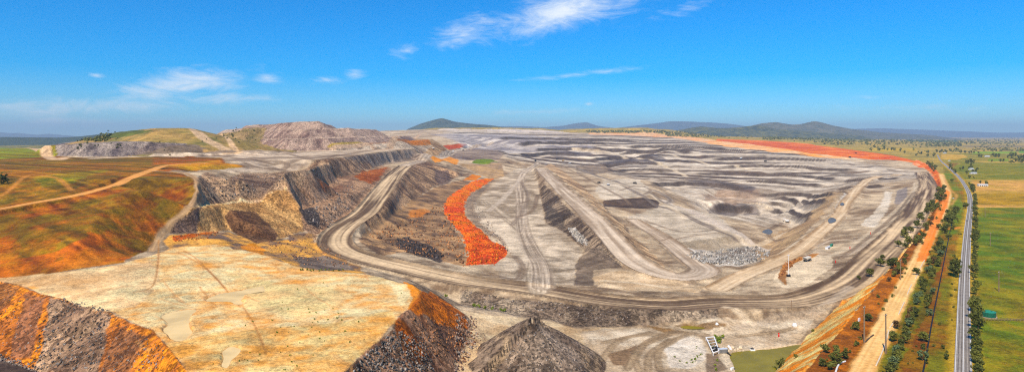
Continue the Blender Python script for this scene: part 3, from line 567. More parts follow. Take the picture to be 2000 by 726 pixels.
paint([(868, 399), (882, 381), (904, 367), (918, 356), (943, 349), (965, 348), (943, 363), (918, 378), (906, 399), (909, 421), (924, 438), (945, 453), (960, 471), (988, 482), (990, 497), (966, 515), (911, 517), (916, 500), (909, 482), (905, 460), (885, 440), (868, 418)], srgb(242, 142, 48), srgb(210, 100, 30), .8, 3.6, 'orange_ribbon', k=(.9, 1.0, 1.0), rough=1.4, lift=2.0)
# flat with tracks and ridge
paint([(945, 378), (975, 352), (1010, 330), (1045, 326), (1052, 365), (1058, 392), (1066, 436), (1098, 449), (1124, 472), (1140, 490), (1127, 512), (1122, 556), (990, 548), (960, 520), (1000, 500), (984, 468), (940, 438), (925, 400)], srgb(152, 138, 120), srgb(206, 192, 172), 2, 5, k=(1, 1, .8), rough=.45)
paint([(1052, 362), (1066, 362), (1108, 406), (1158, 453), (1182, 478), (1216, 524), (1160, 500), (1122, 471), (1097, 449), (1066, 436), (1058, 392)], srgb(96, 84, 74), srgb(156, 140, 122), 1.2, 3, 'ridge_face', ks=1.3, rough=1.0)
paint([(1066, 402), (1078, 400), (1100, 430), (1104, 446), (1080, 440), (1066, 428)], srgb(80, 72, 66), srgb(112, 102, 92), 1.2, 2.5, alpha=.9, ks=.8)
paint([(1110, 445), (1122, 445), (1148, 470), (1150, 480), (1128, 470)], srgb(212, 204, 192), srgb(168, 160, 150), 1.2, 2.5, alpha=.9, rough=1.2)
paint([(1126, 510), (1160, 482), (1214, 522), (1160, 526), (1160, 558), (1122, 556)], srgb(96, 84, 74), srgb(130, 116, 102), 1.5, 3, alpha=.9, rough=1.0)
paint([(1062, 326), (1076, 319), (1122, 352), (1162, 388), (1194, 420), (1244, 470), (1290, 510), (1300, 524), (1262, 500), (1223, 464), (1165, 406), (1112, 363)], srgb(156, 132, 108), srgb(206, 180, 148), 1.2, 4, k=(.8, 1.2, .8), ks=.5, rough=1.2)
paint([(1160, 540), (1210, 527), (1300, 545), (1390, 560), (1360, 570), (1240, 568), (1165, 560)], srgb(214, 194, 166), srgb(186, 164, 136), 2, 5, k=(1, 1.2, .6), rough=.8)
paint([(1224, 424), (1300, 398), (1372, 414), (1444, 458), (1318, 475), (1262, 434)], srgb(170, 158, 140), srgb(206, 194, 176), 2.5, 8, rough=.4)
paint([(1180, 352), (1240, 350), (1276, 374), (1257, 384), (1180, 391), (1160, 372)], srgb(176, 164, 146), srgb(210, 198, 180), 2.5, 8, rough=.4)
paint([(1178, 392), (1256, 386), (1290, 394), (1284, 406), (1180, 403)], srgb(72, 60, 54), srgb(104, 90, 80), 1.2, 2.5, ks=.8, rough=.8)
paint([(1318, 475), (1444, 458), (1470, 476), (1340, 490)], srgb(146, 134, 118), srgb(172, 160, 142), 1.2, 3, rough=.6)
paint([(1330, 492), (1470, 478), (1505, 492), (1500, 508), (1440, 520), (1370, 515)], srgb(206, 198, 186), srgb(140, 130, 120), 2, 4, k=(.6, 1.2, 1.2), rough=1.2)
paint([(1124, 324), (1150, 322), (1190, 323), (1199, 337), (1160, 340), (1126, 338)], srgb(120, 106, 94), srgb(150, 136, 120), 1.2, 2, ks=1)
for pl in ([(1160, 318), (1200, 304), (1280, 303), (1305, 312), (1260, 324), (1190, 326)], [(1330, 352), (1400, 352), (1480, 366), (1470, 376), (1380, 366)], [(1380, 408), (1400, 402), (1440, 402), (1480, 408), (1484, 416), (1440, 420), (1400, 418)], [(1060, 300), (1150, 295), (1160, 302), (1090, 308)]):
    paint(pl, srgb(74, 68, 72), srgb(112, 104, 102), 3, 8, alpha=.75, k=(1.2, 1.2, .6))
paint([(1370, 378), (1420, 366), (1480, 372), (1500, 392), (1420, 406), (1380, 398)], srgb(120, 96, 80), srgb(150, 124, 104), 4, 12, alpha=.55)
paint([(840, 262), (1000, 262), (1150, 275), (1160, 295), (1000, 300), (900, 284)], srgb(136, 132, 140), srgb(190, 186, 186), 6, 12, alpha=.5, k=(1.2, 1.0, .5))
paint([(1470, 490), (1540, 440), (1600, 390), (1640, 388), (1600, 430), (1560, 466), (1500, 514), (1480, 508)], srgb(190, 166, 134), srgb(154, 132, 108), 3, 8, k=(.8, 1, .8), rough=1.2)
paint([(1510, 545), (1535, 515), (1590, 495), (1622, 500), (1628, 520), (1570, 560), (1530, 562)], srgb(206, 190, 166), srgb(222, 206, 180), 2, 4, rough=.3)
paint([(1520, 545), (1530, 512), (1560, 500), (1600, 494), (1590, 502), (1552, 512), (1536, 528), (1536, 556)], srgb(186, 130, 70), srgb(160, 116, 76), 1.5, 3.5, alpha=.9, rough=1.3)
paint([(1680, 440), (1720, 400), (1730, 372), (1742, 376), (1738, 402), (1712, 444)], srgb(198, 186, 168), srgb(218, 208, 192), 2, 4)
paint([(1620, 430), (1650, 384), (1666, 384), (1650, 420), (1628, 440)], srgb(196, 190, 180), srgb(208, 202, 192), 1.5, 3)
paint([(1746, 398), (1752, 372), (1772, 364), (1772, 384), (1756, 400)], srgb(134, 124, 118), srgb(156, 146, 138), 1.2, 2, ks=.8)
# ------------------------------------------------------------------ cut benches of the pit
for pts, h in (([(1262, 358), (1330, 359), (1400, 363), (1462, 371)], 12), ([(1390, 412), (1420, 408), (1450, 409), (1476, 414)], 14), ([(1466, 378), (1520, 383), (1580, 388), (1632, 392)], 9), ([(1480, 396), (1540, 402), (1606, 412)], 9), ([(1510, 417), (1545, 422), (1580, 430)], 8), ([(1482, 386), (1550, 392), (1618, 402)], 7), ([(1495, 407), (1545, 412), (1592, 421)], 7),
                ([(1490, 342), (1560, 344), (1640, 351)], 9), ([(1440, 352), (1520, 357), (1610, 366)], 9), ([(1350, 341), (1430, 340), (1500, 343)], 9), ([(1400, 327), (1480, 325), (1580, 328), (1680, 333)], 11), ([(1380, 312), (1450, 310), (1540, 311), (1640, 316)], 12), ([(1150, 316), (1210, 310), (1290, 312)], 14), ([(1170, 324), (1230, 319), (1300, 322)], 12), ([(1180, 334), (1240, 332), (1300, 336)], 9), ([(1200, 300), (1280, 297), (1360, 300)], 14), ([(1040, 296), (1110, 292), (1180, 294)], 16), ([(1010, 304), (1070, 300), (1140, 304)], 14),
                ([(1210, 288), (1300, 286), (1400, 292), (1480, 298)], 14), ([(1000, 284), (1100, 280), (1200, 282)], 16), ([(960, 274), (1050, 272), (1150, 275), (1260, 276)], 16), ([(1630, 372), (1680, 366), (1730, 362)], 7), ([(1640, 356), (1700, 350), (1760, 350)], 8)):
    bench(pts, h)
# ------------------------------------------------------------------ roads and wheel tracks
def mid(i, a, b): return None
HAUL = [(1800, 338), (1813, 362), (1803, 392), (1772, 440), (1718, 498), (1665, 550), (1590, 582), (1520, 590), (1400, 596), (1300, 596), (1165, 586), (1040, 568), (900, 550), (798, 526), (712, 504), (664, 486), (654, 468), (672, 446), (717, 411), (745, 376), (769, 345), (792, 323)]
road(HAUL, 18, srgb(106, 90, 76), srgb(206, 186, 158), 'haul_road', margin=14, lanes=1.3, berm=2.0, w2=20, edge=srgb(84, 70, 60))
road([(792, 323), (826, 312), (870, 302), (905, 292), (930, 284), (960, 279)], 16, srgb(150, 136, 122), srgb(200, 186, 168), None, flat=False)
road([(1052, 569), (1044, 540), (1046, 505), (1034, 470), (1006, 440), (968, 410), (946, 394)], 9, srgb(150, 136, 118), srgb(206, 192, 172), None, flat=False, lanes=.7)
road([(1060, 560), (1056, 520), (1036, 485), (1022, 450), (1018, 410), (1016, 370), (1018, 345), (1034, 330), (1052, 318)], 11, srgb(148, 134, 118), srgb(204, 190, 172), None, flat=False, lanes=.7)
road([(1000, 440), (1022, 410), (1030, 380), (1016, 352)], 4, srgb(120, 106, 94), srgb(150, 136, 122), None, flat=False, alpha=.7)
road([(955, 412), (985, 385), (1008, 360), (1018, 345)], 6, srgb(196, 184, 168), srgb(176, 162, 146), None, flat=False, alpha=.8)
road([(1055, 329), (1090, 363), (1136, 406), (1190, 459), (1235, 508), (1290, 536), (1345, 542), (1376, 526), (1352, 504), (1300, 470), (1236, 430)], 20, srgb(162, 146, 128), srgb(208, 194, 176), 'ridge_road', margin=10, lanes=1.2, w2=14, berm=1.6, edge=srgb(120, 102, 84))
road([(1402, 562), (1450, 540), (1520, 512), (1560, 488), (1594, 462), (1640, 420), (1660, 385), (1700, 352), (1760, 340)], 11, srgb(186, 164, 136), srgb(216, 198, 172), 'pit_road', margin=12, berm=1.2, edge=srgb(140, 116, 90))
road([(1300, 392), (1350, 412), (1400, 436), (1450, 462), (1490, 488)], 12, srgb(190, 178, 164), srgb(206, 194, 178), None, flat=False)
road([(1200, 352), (1260, 385), (1320, 412), (1380, 440), (1440, 468)], 7, srgb(110, 98, 90), srgb(150, 138, 126), None, flat=False, alpha=.8)
road([(1100, 318), (1170, 345), (1240, 368), (1290, 392), (1310, 390), (1280, 372)], 8, srgb(110, 100, 94), srgb(160, 150, 138), None, flat=False, alpha=.8)
road([(1600, 480), (1620, 470), (1660, 468), (1690, 474), (1660, 496), (1615, 496), (1598, 488)], 5, srgb(180, 164, 144), srgb(206, 190, 168), None, flat=False, alpha=.8)
road([(0, 415), (60, 402), (150, 382), (230, 358), (290, 334), (330, 322), (400, 318)], 6, srgb(212, 162, 108), srgb(196, 150, 104), 'hill_track', flat=True, margin=6)
road([(300, 334), (360, 338), (384, 352), (388, 374), (372, 402), (340, 428), (312, 458), (296, 490)], 3, srgb(150, 124, 98), srgb(190, 164, 132), 'hill_track', flat=False)
road([(-60, 420), (20, 370), (60, 342), (100, 345), (140, 372)], 2.5, srgb(206, 150, 96), srgb(180, 130, 84), None, flat=False, alpha=.7)
road([(54, 289), (90, 296), (130, 307)], 10, srgb(206, 178, 146), srgb(190, 164, 136), None, flat=False)
road([(180, 310), (280, 306), (400, 300), (470, 303), (560, 303), (640, 296), (720, 290)], 8, srgb(206, 190, 170), srgb(190, 174, 156), None, flat=False)
road([(372, 251), (392, 264), (405, 274), (440, 292)], 14, srgb(196, 172, 142), srgb(176, 154, 130), None, flat=False)
road([(430, 262), (450, 278), (470, 296), (440, 300)], 7, srgb(206, 178, 144), srgb(190, 164, 136), None, flat=False)
road([(650, 290), (720, 281), (770, 270), (820, 262)], 10, srgb(196, 170, 144), srgb(180, 158, 136), None, flat=False)
for i in range(26):                                  # dozer and truck marks over the clay
    x, y = random.uniform(260, 720), random.uniform(500, 700); dx, dy = random.uniform(20, 70), random.uniform(10, 45) * random.choice((1, 1, -.4))
    road([(x, y), (x + dx * .5, y + dy * .6), (x + dx, y + dy)], .35, srgb(176, 136, 92), srgb(206, 166, 116), None, flat=False, alpha=.55, soft=.3)
for pts in ([(310, 468), (308, 520), (296, 560), (260, 572)], [(360, 490), (400, 520), (440, 562)], [(345, 492), (420, 540), (470, 600)], [(470, 590), (500, 640), (520, 690)], [(390, 560), (420, 595)]):
    road(pts, .45, srgb(150, 112, 74), srgb(184, 140, 92), None, flat=False, alpha=.65, soft=.3)
for pts in ([(1250, 730), (1240, 690), (1275, 660), (1330, 645), (1380, 652), (1398, 680)], [(1288, 722), (1284, 690), (1305, 668), (1345, 652)], [(1180, 668), (1240, 655), (1310, 652)], [(1170, 700), (1210, 664), (1270, 648)], [(1440, 655), (1500, 650), (1550, 640)], [(1240, 700), (1262, 670), (1320, 650), (1370, 655), (1400, 690)], [(1225, 720), (1250, 678), (1300, 655)], [(1265, 726), (1270, 690), (1310, 662)]):
    road(pts, 2.5, srgb(132, 114, 94), srgb(166, 148, 124), None, flat=False, alpha=.8, soft=.6)
for pts in ([(1130, 646), (1150, 670), (1165, 700), (1168, 730)], [(930, 640), (990, 660), (960, 720)], [(1000, 630), (1060, 628), (1120, 655), (1150, 720)]):
    road(pts, 2.0, srgb(160, 140, 116), srgb(186, 166, 140), None, flat=False, alpha=.6)
road([(1440, 640), (1520, 622), (1600, 604), (1660, 560)], 4, srgb(196, 184, 166), srgb(176, 162, 146), None, flat=False, alpha=.6)
for pts, hw_, c_ in (([(1120, 332), (1180, 350), (1250, 372), (1300, 400), (1340, 425)], 5, 0), ([(1090, 322), (1140, 345), (1190, 372), (1230, 398)], 4, 1), ([(1210, 372), (1245, 362), (1270, 370), (1255, 380), (1215, 380)], 4, 1), ([(1260, 430), (1330, 452), (1400, 448)], 3, 1), ([(1290, 470), (1340, 462), (1420, 452)], 2.5, 1), ([(1400, 446), (1450, 470), (1478, 480), (1500, 470), (1535, 452)], 5, 0),
                     ([(1520, 470), (1500, 455), (1515, 440), (1540, 432)], 4, 1), ([(1620, 500), (1680, 470), (1740, 420), (1780, 380), (1790, 355)], 5, 0), ([(1640, 505), (1700, 460), (1752, 415), (1785, 375)], 3, 1), ([(980, 540), (1010, 545), (1020, 520), (1005, 500)], 4, 1), ([(960, 420), (1000, 425), (1040, 410), (1050, 380)], 4, 1), ([(985, 395), (1010, 398), (1035, 390)], 3, 1),
                     ([(1300, 560), (1240, 552), (1180, 548)], 4, 0), ([(1420, 600), (1480, 640), (1420, 650), (1320, 640)], 4, 0), ([(500, 312), (560, 320), (540, 330), (500, 326), (480, 318)], 6, 1), ([(420, 300), (520, 318), (640, 306), (740, 290)], 8, 1), ([(560, 300), (620, 312), (660, 302)], 6, 1), ([(1560, 300), (1650, 318), (1740, 326)], 8, 1), ([(1300, 300), (1380, 320), (1460, 330), (1560, 336)], 8, 0), ([(1120, 290), (1200, 300), (1290, 320), (1340, 345)], 9, 0)):
    road(pts, hw_, (srgb(196, 180, 156), srgb(112, 96, 82))[c_], (srgb(214, 200, 178), srgb(146, 128, 110))[c_], None, flat=False, alpha=.7, soft=1.0)
TRACK = [(1650, 790), (1690, 712), (1742, 610), (1800, 494), (1842, 408), (1851, 380), (1846, 362), (1838, 340)]
road(TRACK, 5.6, srgb(226, 196, 148), srgb(206, 166, 116), 'dirt_track', margin=8, lanes=.8)
paint([(1790, 510), (1810, 510), (1850, 405), (1856, 375), (1848, 370), (1836, 400)], srgb(226, 122, 52), srgb(214, 110, 46), 2, 2, alpha=.65)
road([(1846, 352), (1858, 372), (1868, 382), (1858, 400)], 2, srgb(206, 164, 112), srgb(190, 146, 96), None, flat=False, alpha=.7)
road([(1842, 447), (1862, 446), (1886, 442)], 4, srgb(212, 140, 84), srgb(226, 158, 100), None, flat=False, alpha=.9)
ROAD = [(1879, 830), (1881, 726), (1882, 640), (1884, 540), (1890, 450), (1895, 400), (1890, 372), (1872, 345), (1850, 325), (1836, 312), (1831, 302)]
road(ROAD, 7.5, srgb(186, 158, 84), srgb(150, 132, 52), None, margin=10, soft=2)
# water levels: dig the hollows
def hollow(poly, depth, wob=3):
    P = [ground(*p)[:2] for p in poly]; sl_, d, _ = polysd(P, 6)
    if sl_ is None: return
    Z[sl_] -= depth * sstep(-3, 5, d + wob * NW[sl_])
POND = [(1428, 690), (1460, 684), (1510, 680), (1566, 668), (1540, 690), (1516, 718), (1490, 745), (1440, 760), (1440, 720)]
PUDD = [[(398, 580), (430, 570), (470, 566), (510, 560), (512, 568), (480, 574), (470, 592), (440, 588), (405, 588)], [(318, 615), (350, 606), (385, 604), (370, 622), (372, 650), (345, 664), (320, 640), (330, 628)], [(436, 686), (446, 676), (460, 674), (468, 682), (460, 694), (452, 700), (444, 716), (434, 712), (438, 698)]]
PUD2 = [[(1332, 636), (1350, 633), (1376, 636), (1362, 641), (1340, 640)], [(1618, 428), (1624, 423), (1632, 427), (1630, 432), (1621, 435)], [(1641, 398), (1645, 394), (1649, 398), (1645, 401)], [(1488, 450), (1500, 447), (1508, 452), (1500, 456)]]
# ------------------------------------------------------------------ fine relief
CR = lodfbm(9, 4, 81, .7) * .5 + (lodfbm(26, 3, 91, .6)) * .9
Z += PITM * 1.6 * lodfbm(45, 4, 85, .7) + ROUGH * (1.3 * CR) + ROUGH * .9 * STR + sstep(3000, 6000, YY) * 0
farm = sstep(3500, 9000, YY)
Z += farm * (14 * lodfbm(1500, 4, 95))

LEV = {}
for nm_, polys, dep in (('pond', [POND], 2.0), ('puddle', PUDD, .3), ('pool', PUD2, 1.0)):
    for i_, pl in enumerate(polys):
        gz = [ground(*p)[2] for p in pl]; LEV[(nm_, i_)] = (float(np.percentile(gz, 25)) - .35, [gpt(*p) for p in pl])
        P0 = np.array([ground(*p)[:2] for p in pl]); P = []
        for j in range(len(P0)):
            A_, B_, C_, D_ = P0[j - 1], P0[j], P0[(j + 1) % len(P0)], P0[(j + 2) % len(P0)]
            for t in (0, .25, .5, .75): P.append(tuple(.5 * (2 * B_ + (C_ - A_) * t + (2 * A_ - 5 * B_ + 4 * C_ - D_) * t * t + (3 * B_ - A_ - 3 * C_ + D_) * t ** 3)))
        sl_, d, _ = polysd(P, 10)
        k = sstep(-5.5, 3.0, d + (9 if nm_ == 'puddle' else 1.5) * (NW[sl_] + .6 * N2[sl_])); Z[sl_] = lerp(Z[sl_], np.minimum(Z[sl_], LEV[(nm_, i_)][0] - dep), k)
        RGB[sl_] = mixc(RGB[sl_], shade(srgb(150, 122, 84), srgb(176, 150, 110), .5, .5, .5, 0, sl_), (sstep(-5, 0, d) * .25).astype(np.float32))

# saturated soils of the day
RGB[:] = .34 * (np.maximum(RGB, .002) / .34) ** 1.15 * np.array([1.05, 1.0, .92], np.float32)
_l = RGB.mean(-1, keepdims=True); RGB[:] = np.maximum(_l + (RGB - _l) * 1.16, .006)
# ------------------------------------------------------------------ materials
def mat(name): 
    m = bpy.data.materials.new(name); m.use_nodes = True; nt = m.node_tree; nt.nodes.clear(); nb = NB(nt)
    bs = nb.n('ShaderNodeBsdfPrincipled'); o = nb.n('ShaderNodeOutputMaterial'); nt.links.new(bs.outputs[0], o.inputs[0])
    return m, nb, bs
def terrain_mat(name, scale=.35, var=.34, bump=.5, rock=0.0):
    m, nb, bs = mat(name)
    at = nb.n('ShaderNodeAttribute', attribute_name='soil'); g = nb.n('ShaderNodeNewGeometry').outputs['Position']
    n0 = nb.noise(g, scale * .1, 12, .78, .3); n1 = nb.noise(g, scale * 1.3, 7, .75)      # all sizes from tens of metres down to pebbles
    v = nb.m('ADD', nb.m('MULTIPLY', n0, .55), nb.m('MULTIPLY', n1, .45))
    if rock:
        vo = nb.n('ShaderNodeTexVoronoi'); vo.inputs['Scale'].default_value = .55; nb.put(vo.inputs['Vector'], g); vo.inputs['Randomness'].default_value = 1.0
        se = nb.n('ShaderNodeSeparateColor'); nb.put(se.inputs[0], vo.outputs['Color'])
        v = nb.m('ADD', v, nb.m('MULTIPLY', nb.m('SUBTRACT', se.outputs[0], .5), rock))
    k = nb.ramp(v, .36, .64, 1 - var, 1 + var)
    o = nb.n('ShaderNodeVectorMath', operation='SCALE'); nb.put(o.inputs[0], at.outputs['Color']); nb.put(o.inputs['Scale'], k)
    nb.put(bs.inputs['Base Color'], o.outputs[0]); bs.inputs['Roughness'].default_value = .95; bs.inputs['Specular IOR Level'].default_value = .15
    bp = nb.n('ShaderNodeBump'); bp.inputs['Strength'].default_value = bump; bp.inputs['Distance'].default_value = 3.5; nb.put(bp.inputs['Height'], v); nb.put(bs.inputs['Normal'], bp.outputs[0])
    return m
def flat_mat(name, col, rough=.7, var=.25, scale=1.5, metal=0.0, spec=.3):
    m, nb, bs = mat(name); tcn = nb.n('ShaderNodeTexCoord').outputs['Object']
    v = nb.noise(tcn, scale, 5, .65); k = nb.ramp(v, .3, .7, 1 - var, 1 + var)
    o = nb.n('ShaderNodeVectorMath', operation='SCALE'); o.inputs[0].default_value = tuple(float(c) for c in col[:3]); nb.put(o.inputs['Scale'], k)
    nb.put(bs.inputs['Base Color'], o.outputs[0]); bs.inputs['Roughness'].default_value = rough; bs.inputs['Metallic'].default_value = metal; bs.inputs['Specular IOR Level'].default_value = spec
    return m
M_SOIL = terrain_mat('soil', .35, .5, .9); M_ROCK = terrain_mat('spoil_rock', .5, .62, 1.0, .2); M_ROADM = terrain_mat('road_dust', .25, .3, .35); M_GRASS = terrain_mat('grassland', .3, .6, .9)
# ------------------------------------------------------------------ the sheet split into its landforms
NTX, NTY = np.gradient(Z, axis=1) / ((S[1] - S[0]) * YY), np.gradient(Z, axis=0) / (np.gradient(B)[:, None] * YY)
nx, ny = -NTX, -(NTY - SS * NTX); nl = np.sqrt(nx * nx + ny * ny + 1)
NRM = np.stack([nx / nl, ny / nl, 1 / nl], -1).reshape(-1, 3).astype(np.float32)
COO = np.stack([XX, YY, Z], -1).reshape(-1, 3).astype(np.float32)
RGBf = np.concatenate([np.clip(RGB, .004, .95).reshape(-1, 3), np.ones((NR * NC, 1), np.float32)], 1).astype(np.float32)
fid = REG[:-1, :-1].ravel()
base = (np.arange(NR - 1)[:, None] * NC + np.arange(NC - 1)[None, :]).ravel()
QUAD = np.stack([base, base + 1, base + NC + 1, base + NC], 1)
def mesh_np(name, co, quads):
    me = bpy.data.meshes.new(name); me.vertices.add(len(co)); me.vertices.foreach_set('co', co.ravel())
    nq, k = quads.shape
    me.loops.add(nq * k); me.loops.foreach_set('vertex_index', quads.ravel().astype(np.int32))
    me.polygons.add(nq); me.polygons.foreach_set('loop_start', np.arange(0, nq * k, k, dtype=np.int32))
    me.polygons.foreach_set('loop_total', np.full(nq, k, np.int32)); me.update(calc_edges=True); return me
LAND = {
 'mine_ground': ('mine_ground', M_SOIL, 'pale grey open-cut mine floor with stepped benches and dark coal seams'),
 'ground': ('ground', M_GRASS, 'dry khaki farmland beyond and beside the pit'),
 'haul_road': ('haul_road', M_ROADM, 'wide grey haul road curving round the front of the pit'),
 'ridge_road': ('ridge_road', M_ROADM, 'pale ramp road running down the ridge to a hairpin'),
 'pit_road': ('pit_road', M_ROADM, 'beige service road climbing along the right pit edge'),
 'dirt_track': ('dirt_track', M_ROADM, 'orange dirt track beside the paved road'),
 'hill_track': ('hill_track', M_ROADM, 'tan track crossing the grass hill'),
 'grass_hill': ('grassy_hillside', M_GRASS, 'rust and olive grass hill on the left'),
 'clay_plateau': ('clay_terrace', M_SOIL, 'flat yellow clay terrace in the left foreground'),
 'plateau_face': ('terrace_bank', M_ROCK, 'rubbly orange and grey banks of the clay terrace'),
 'stepped_dump': ('stepped_spoil_bank', M_ROCK, 'stepped grey and tan spoil banks left of the ramp'),
 'ramp_face': ('ramp_bank', M_ROCK, 'streaked brown bank under the ramp'),
 'ridge_face': ('ridge_bank', M_ROCK, 'dark streaked bank of the ridge road'),
 'road_embankment': ('road_embankment', M_ROCK, 'grey rubble bank below the haul road'),
 'purple_dump': ('spoil_hill', M_ROCK, 'high purple-grey tiered spoil hill on the skyline'),
 'tiered_dump': ('lower_spoil_tier', M_ROCK, 'low orange-brown spoil tier right of the purple hill'),
 'grey_dump': ('grey_spoil_bank', M_ROCK, 'long dark grey spoil bank behind the grass hill'),
 'grassed_dump': ('grassed_spoil_hill', M_GRASS, 'smooth yellow-green hill on top of the long grey bank'),
 'pale_dump': ('pale_spoil_range', M_SOIL, 'far pale dumps on the horizon'),
 'cone_heap': ('spoil_cone', M_ROCK, 'dark grey cone of spoil in the bottom middle'),
 'orange_ribbon': ('orange_soil_bank', M_ROCK, 'vivid orange winding ribbon of dumped soil'),
 'red_soil_bench': ('red_soil_bench', M_SOIL, 'red stripped soil along the far right rim'),
}
def landform(key):
    nm, mm, lab = LAND[key]; i = REGN.index(key); q = QUAD[fid == i]
    if not len(q): print('EMPTY', key); return
    u, inv = np.unique(q, return_inverse=True)
    me = mesh_np(nm, COO[u], inv.reshape(q.shape))
    ca = me.color_attributes.new('soil', 'FLOAT_COLOR', 'POINT'); ca.data.foreach_set('color', RGBf[u].ravel())
    me.polygons.foreach_set('use_smooth', np.ones(len(q), bool))
    try: me.normals_split_custom_set_from_vertices(NRM[u])
    except Exception as e: print('normals', e)
    me.materials.append(mm); o = bpy.data.objects.new(nm, me); COL.objects.link(o); o['kind'] = 'structure'; o['label'] = lab
    return o
for k_ in REGN: landform(k_)
# skirt below so that the sheet is ground, not paper
# ------------------------------------------------------------------ object helpers
class MB:
    def __init__(s): s.v, s.f = [], []
    def add(s, v, f): o = len(s.v); s.v += [tuple(p) for p in v]; s.f += [tuple(i + o for i in q) for q in f]; return s
    def box(s, c, d, rz=0.0, taper=1.0):
        ca, sa = math.cos(rz), math.sin(rz); v = []
        for z, k in ((-.5, 1.0), (.5, taper)):
            for x, y in ((-.5, -.5), (.5, -.5), (.5, .5), (-.5, .5)):
                X, Y = x * d[0] * k, y * d[1] * k; v.append((c[0] + X * ca - Y * sa, c[1] + X * sa + Y * ca, c[2] + z * d[2]))
        return s.add(v, [(3, 2, 1, 0), (4, 5, 6, 7), (0, 1, 5, 4), (1, 2, 6, 5), (2, 3, 7, 6), (3, 0, 4, 7)])
    def tube(s, pts, rad, n=6, cap=True):
        P = [Vector(p) for p in pts]; R = rad if isinstance(rad, (list, tuple)) else [rad] * len(P); v, f = [], []
        for i, p in enumerate(P):
            t = (P[min(i + 1, len(P) - 1)] - P[max(i - 1, 0)]).normalized(); a = t.orthogonal().normalized() if abs(t.z) < .95 else Vector((1, 0, 0)); a = (a - t * a.dot(t)).normalized(); b = t.cross(a)
            v += [p + (a * math.cos(k * 2 * math.pi / n) + b * math.sin(k * 2 * math.pi / n)) * R[i] for k in range(n)]
        for i in range(len(P) - 1):
            f += [(i * n + k, i * n + (k + 1) % n, (i + 1) * n + (k + 1) % n, (i + 1) * n + k) for k in range(n)]
        if cap: f += [tuple(range(n))[::-1], tuple((len(P) - 1) * n + k for k in range(n))]
        return s.add(v, f)
    def prism(s, prof, x0, x1):
        """profile in (y, z) swept along x"""
        n = len(prof); v = [(x0, a, b) for a, b in prof] + [(x1, a, b) for a, b in prof]
        return s.add(v, [tuple(range(n))[::-1], tuple(range(n, 2 * n))] + [(i, (i + 1) % n, n + (i + 1) % n, n + i) for i in range(n)])
    def mesh(s, name, m):
        me = bpy.data.meshes.new(name); me.from_pydata(s.v, [], s.f); me.update(); me.materials.append(m); return me
    def build(s, name, m, parent=None, bevel=0.0):
        o = bpy.data.objects.new(name, s.mesh(name, m)); COL.objects.link(o)
        if parent: o.parent = parent
        if bevel:
            bv = o.modifiers.new('edge', 'BEVEL'); bv.width = bevel; bv.segments = 2
        return o
def tag(o, label, cat, group=None):
    o['label'] = label; o['category'] = cat
    if group: o['group'] = group
    return o
def empty(name, loc, rz=0.0, sc=1.0):
    o = bpy.data.objects.new(name, None); COL.objects.link(o); o.location = loc; o.rotation_euler = (0, 0, rz); o.scale = (sc,) * 3; o.empty_display_size = .5; return o
def on(px, py):
    p = gpt(px, py); return p
def mpp(p): return p.y / FPX         # metres per photograph pixel at a point
M = {}
for nm, c, r, v, met in (('bark', srgb(92, 74, 58), .9, .3, 0), ('steel', srgb(150, 150, 150), .5, .15, .3), ('dark', srgb(40, 38, 38), .7, .2, 0), ('white', srgb(232, 230, 224), .6, .1, 0), ('yellow', srgb(224, 168, 40), .5, .12, 0), ('redpaint', srgb(214, 40, 26), .5, .1, 0),
                          ('teal', srgb(48, 142, 112), .5, .12, .1), ('tealdark', srgb(28, 96, 74), .5, .15, .1), ('stone', srgb(170, 150, 124), .9, .3, 0), ('timber', srgb(140, 116, 88), .9, .25, 0), ('roof', srgb(222, 224, 222), .4, .08, .2), ('wallc', srgb(214, 202, 180), .8, .12, 0),
                          ('glass', srgb(34, 42, 50), .15, .1, 0), ('greycar', srgb(112, 118, 124), .35, .08, .2), ('tyre', srgb(28, 28, 28), .9, .2, 0), ('rust', srgb(150, 92, 58), .8, .3, 0), ('line', srgb(236, 234, 226), .7, .08, 0), ('silt', srgb(228, 206, 170), .8, .15, 0), ('bluepaint', srgb(60, 110, 170), .5, .1, 0), ('lamp', srgb(220, 222, 226), .3, .05, 0)):
    M[nm] = flat_mat(nm, c, r, v, 1.5, met)
def leaf_mat(name, c0, c1):
    m, nb, bs = mat(name); oi = nb.n('ShaderNodeObjectInfo'); g = nb.n('ShaderNodeNewGeometry').outputs['Position']
    n = nb.noise(g, .9, 3, .6); f = nb.m('ADD', nb.m('MULTIPLY', oi.outputs['Random'], .6), nb.m('MULTIPLY', n, .5), clamp=True)
    nb.put(bs.inputs['Base Color'], nb.mix(f, (*[float(x) for x in c0], 1), (*[float(x) for x in c1], 1))); bs.inputs['Roughness'].default_value = .75; bs.inputs['Specular IOR Level'].default_value = .2
    return m
LEAF = [leaf_mat('gum_leaves', srgb(60, 68, 26), srgb(126, 124, 50)), leaf_mat('blue_green_leaves', srgb(80, 98, 62), srgb(122, 134, 84)), leaf_mat('dry_leaves', srgb(96, 70, 36), srgb(126, 96, 50)), leaf_mat('bright_leaves', srgb(96, 118, 30), srgb(140, 150, 48))]
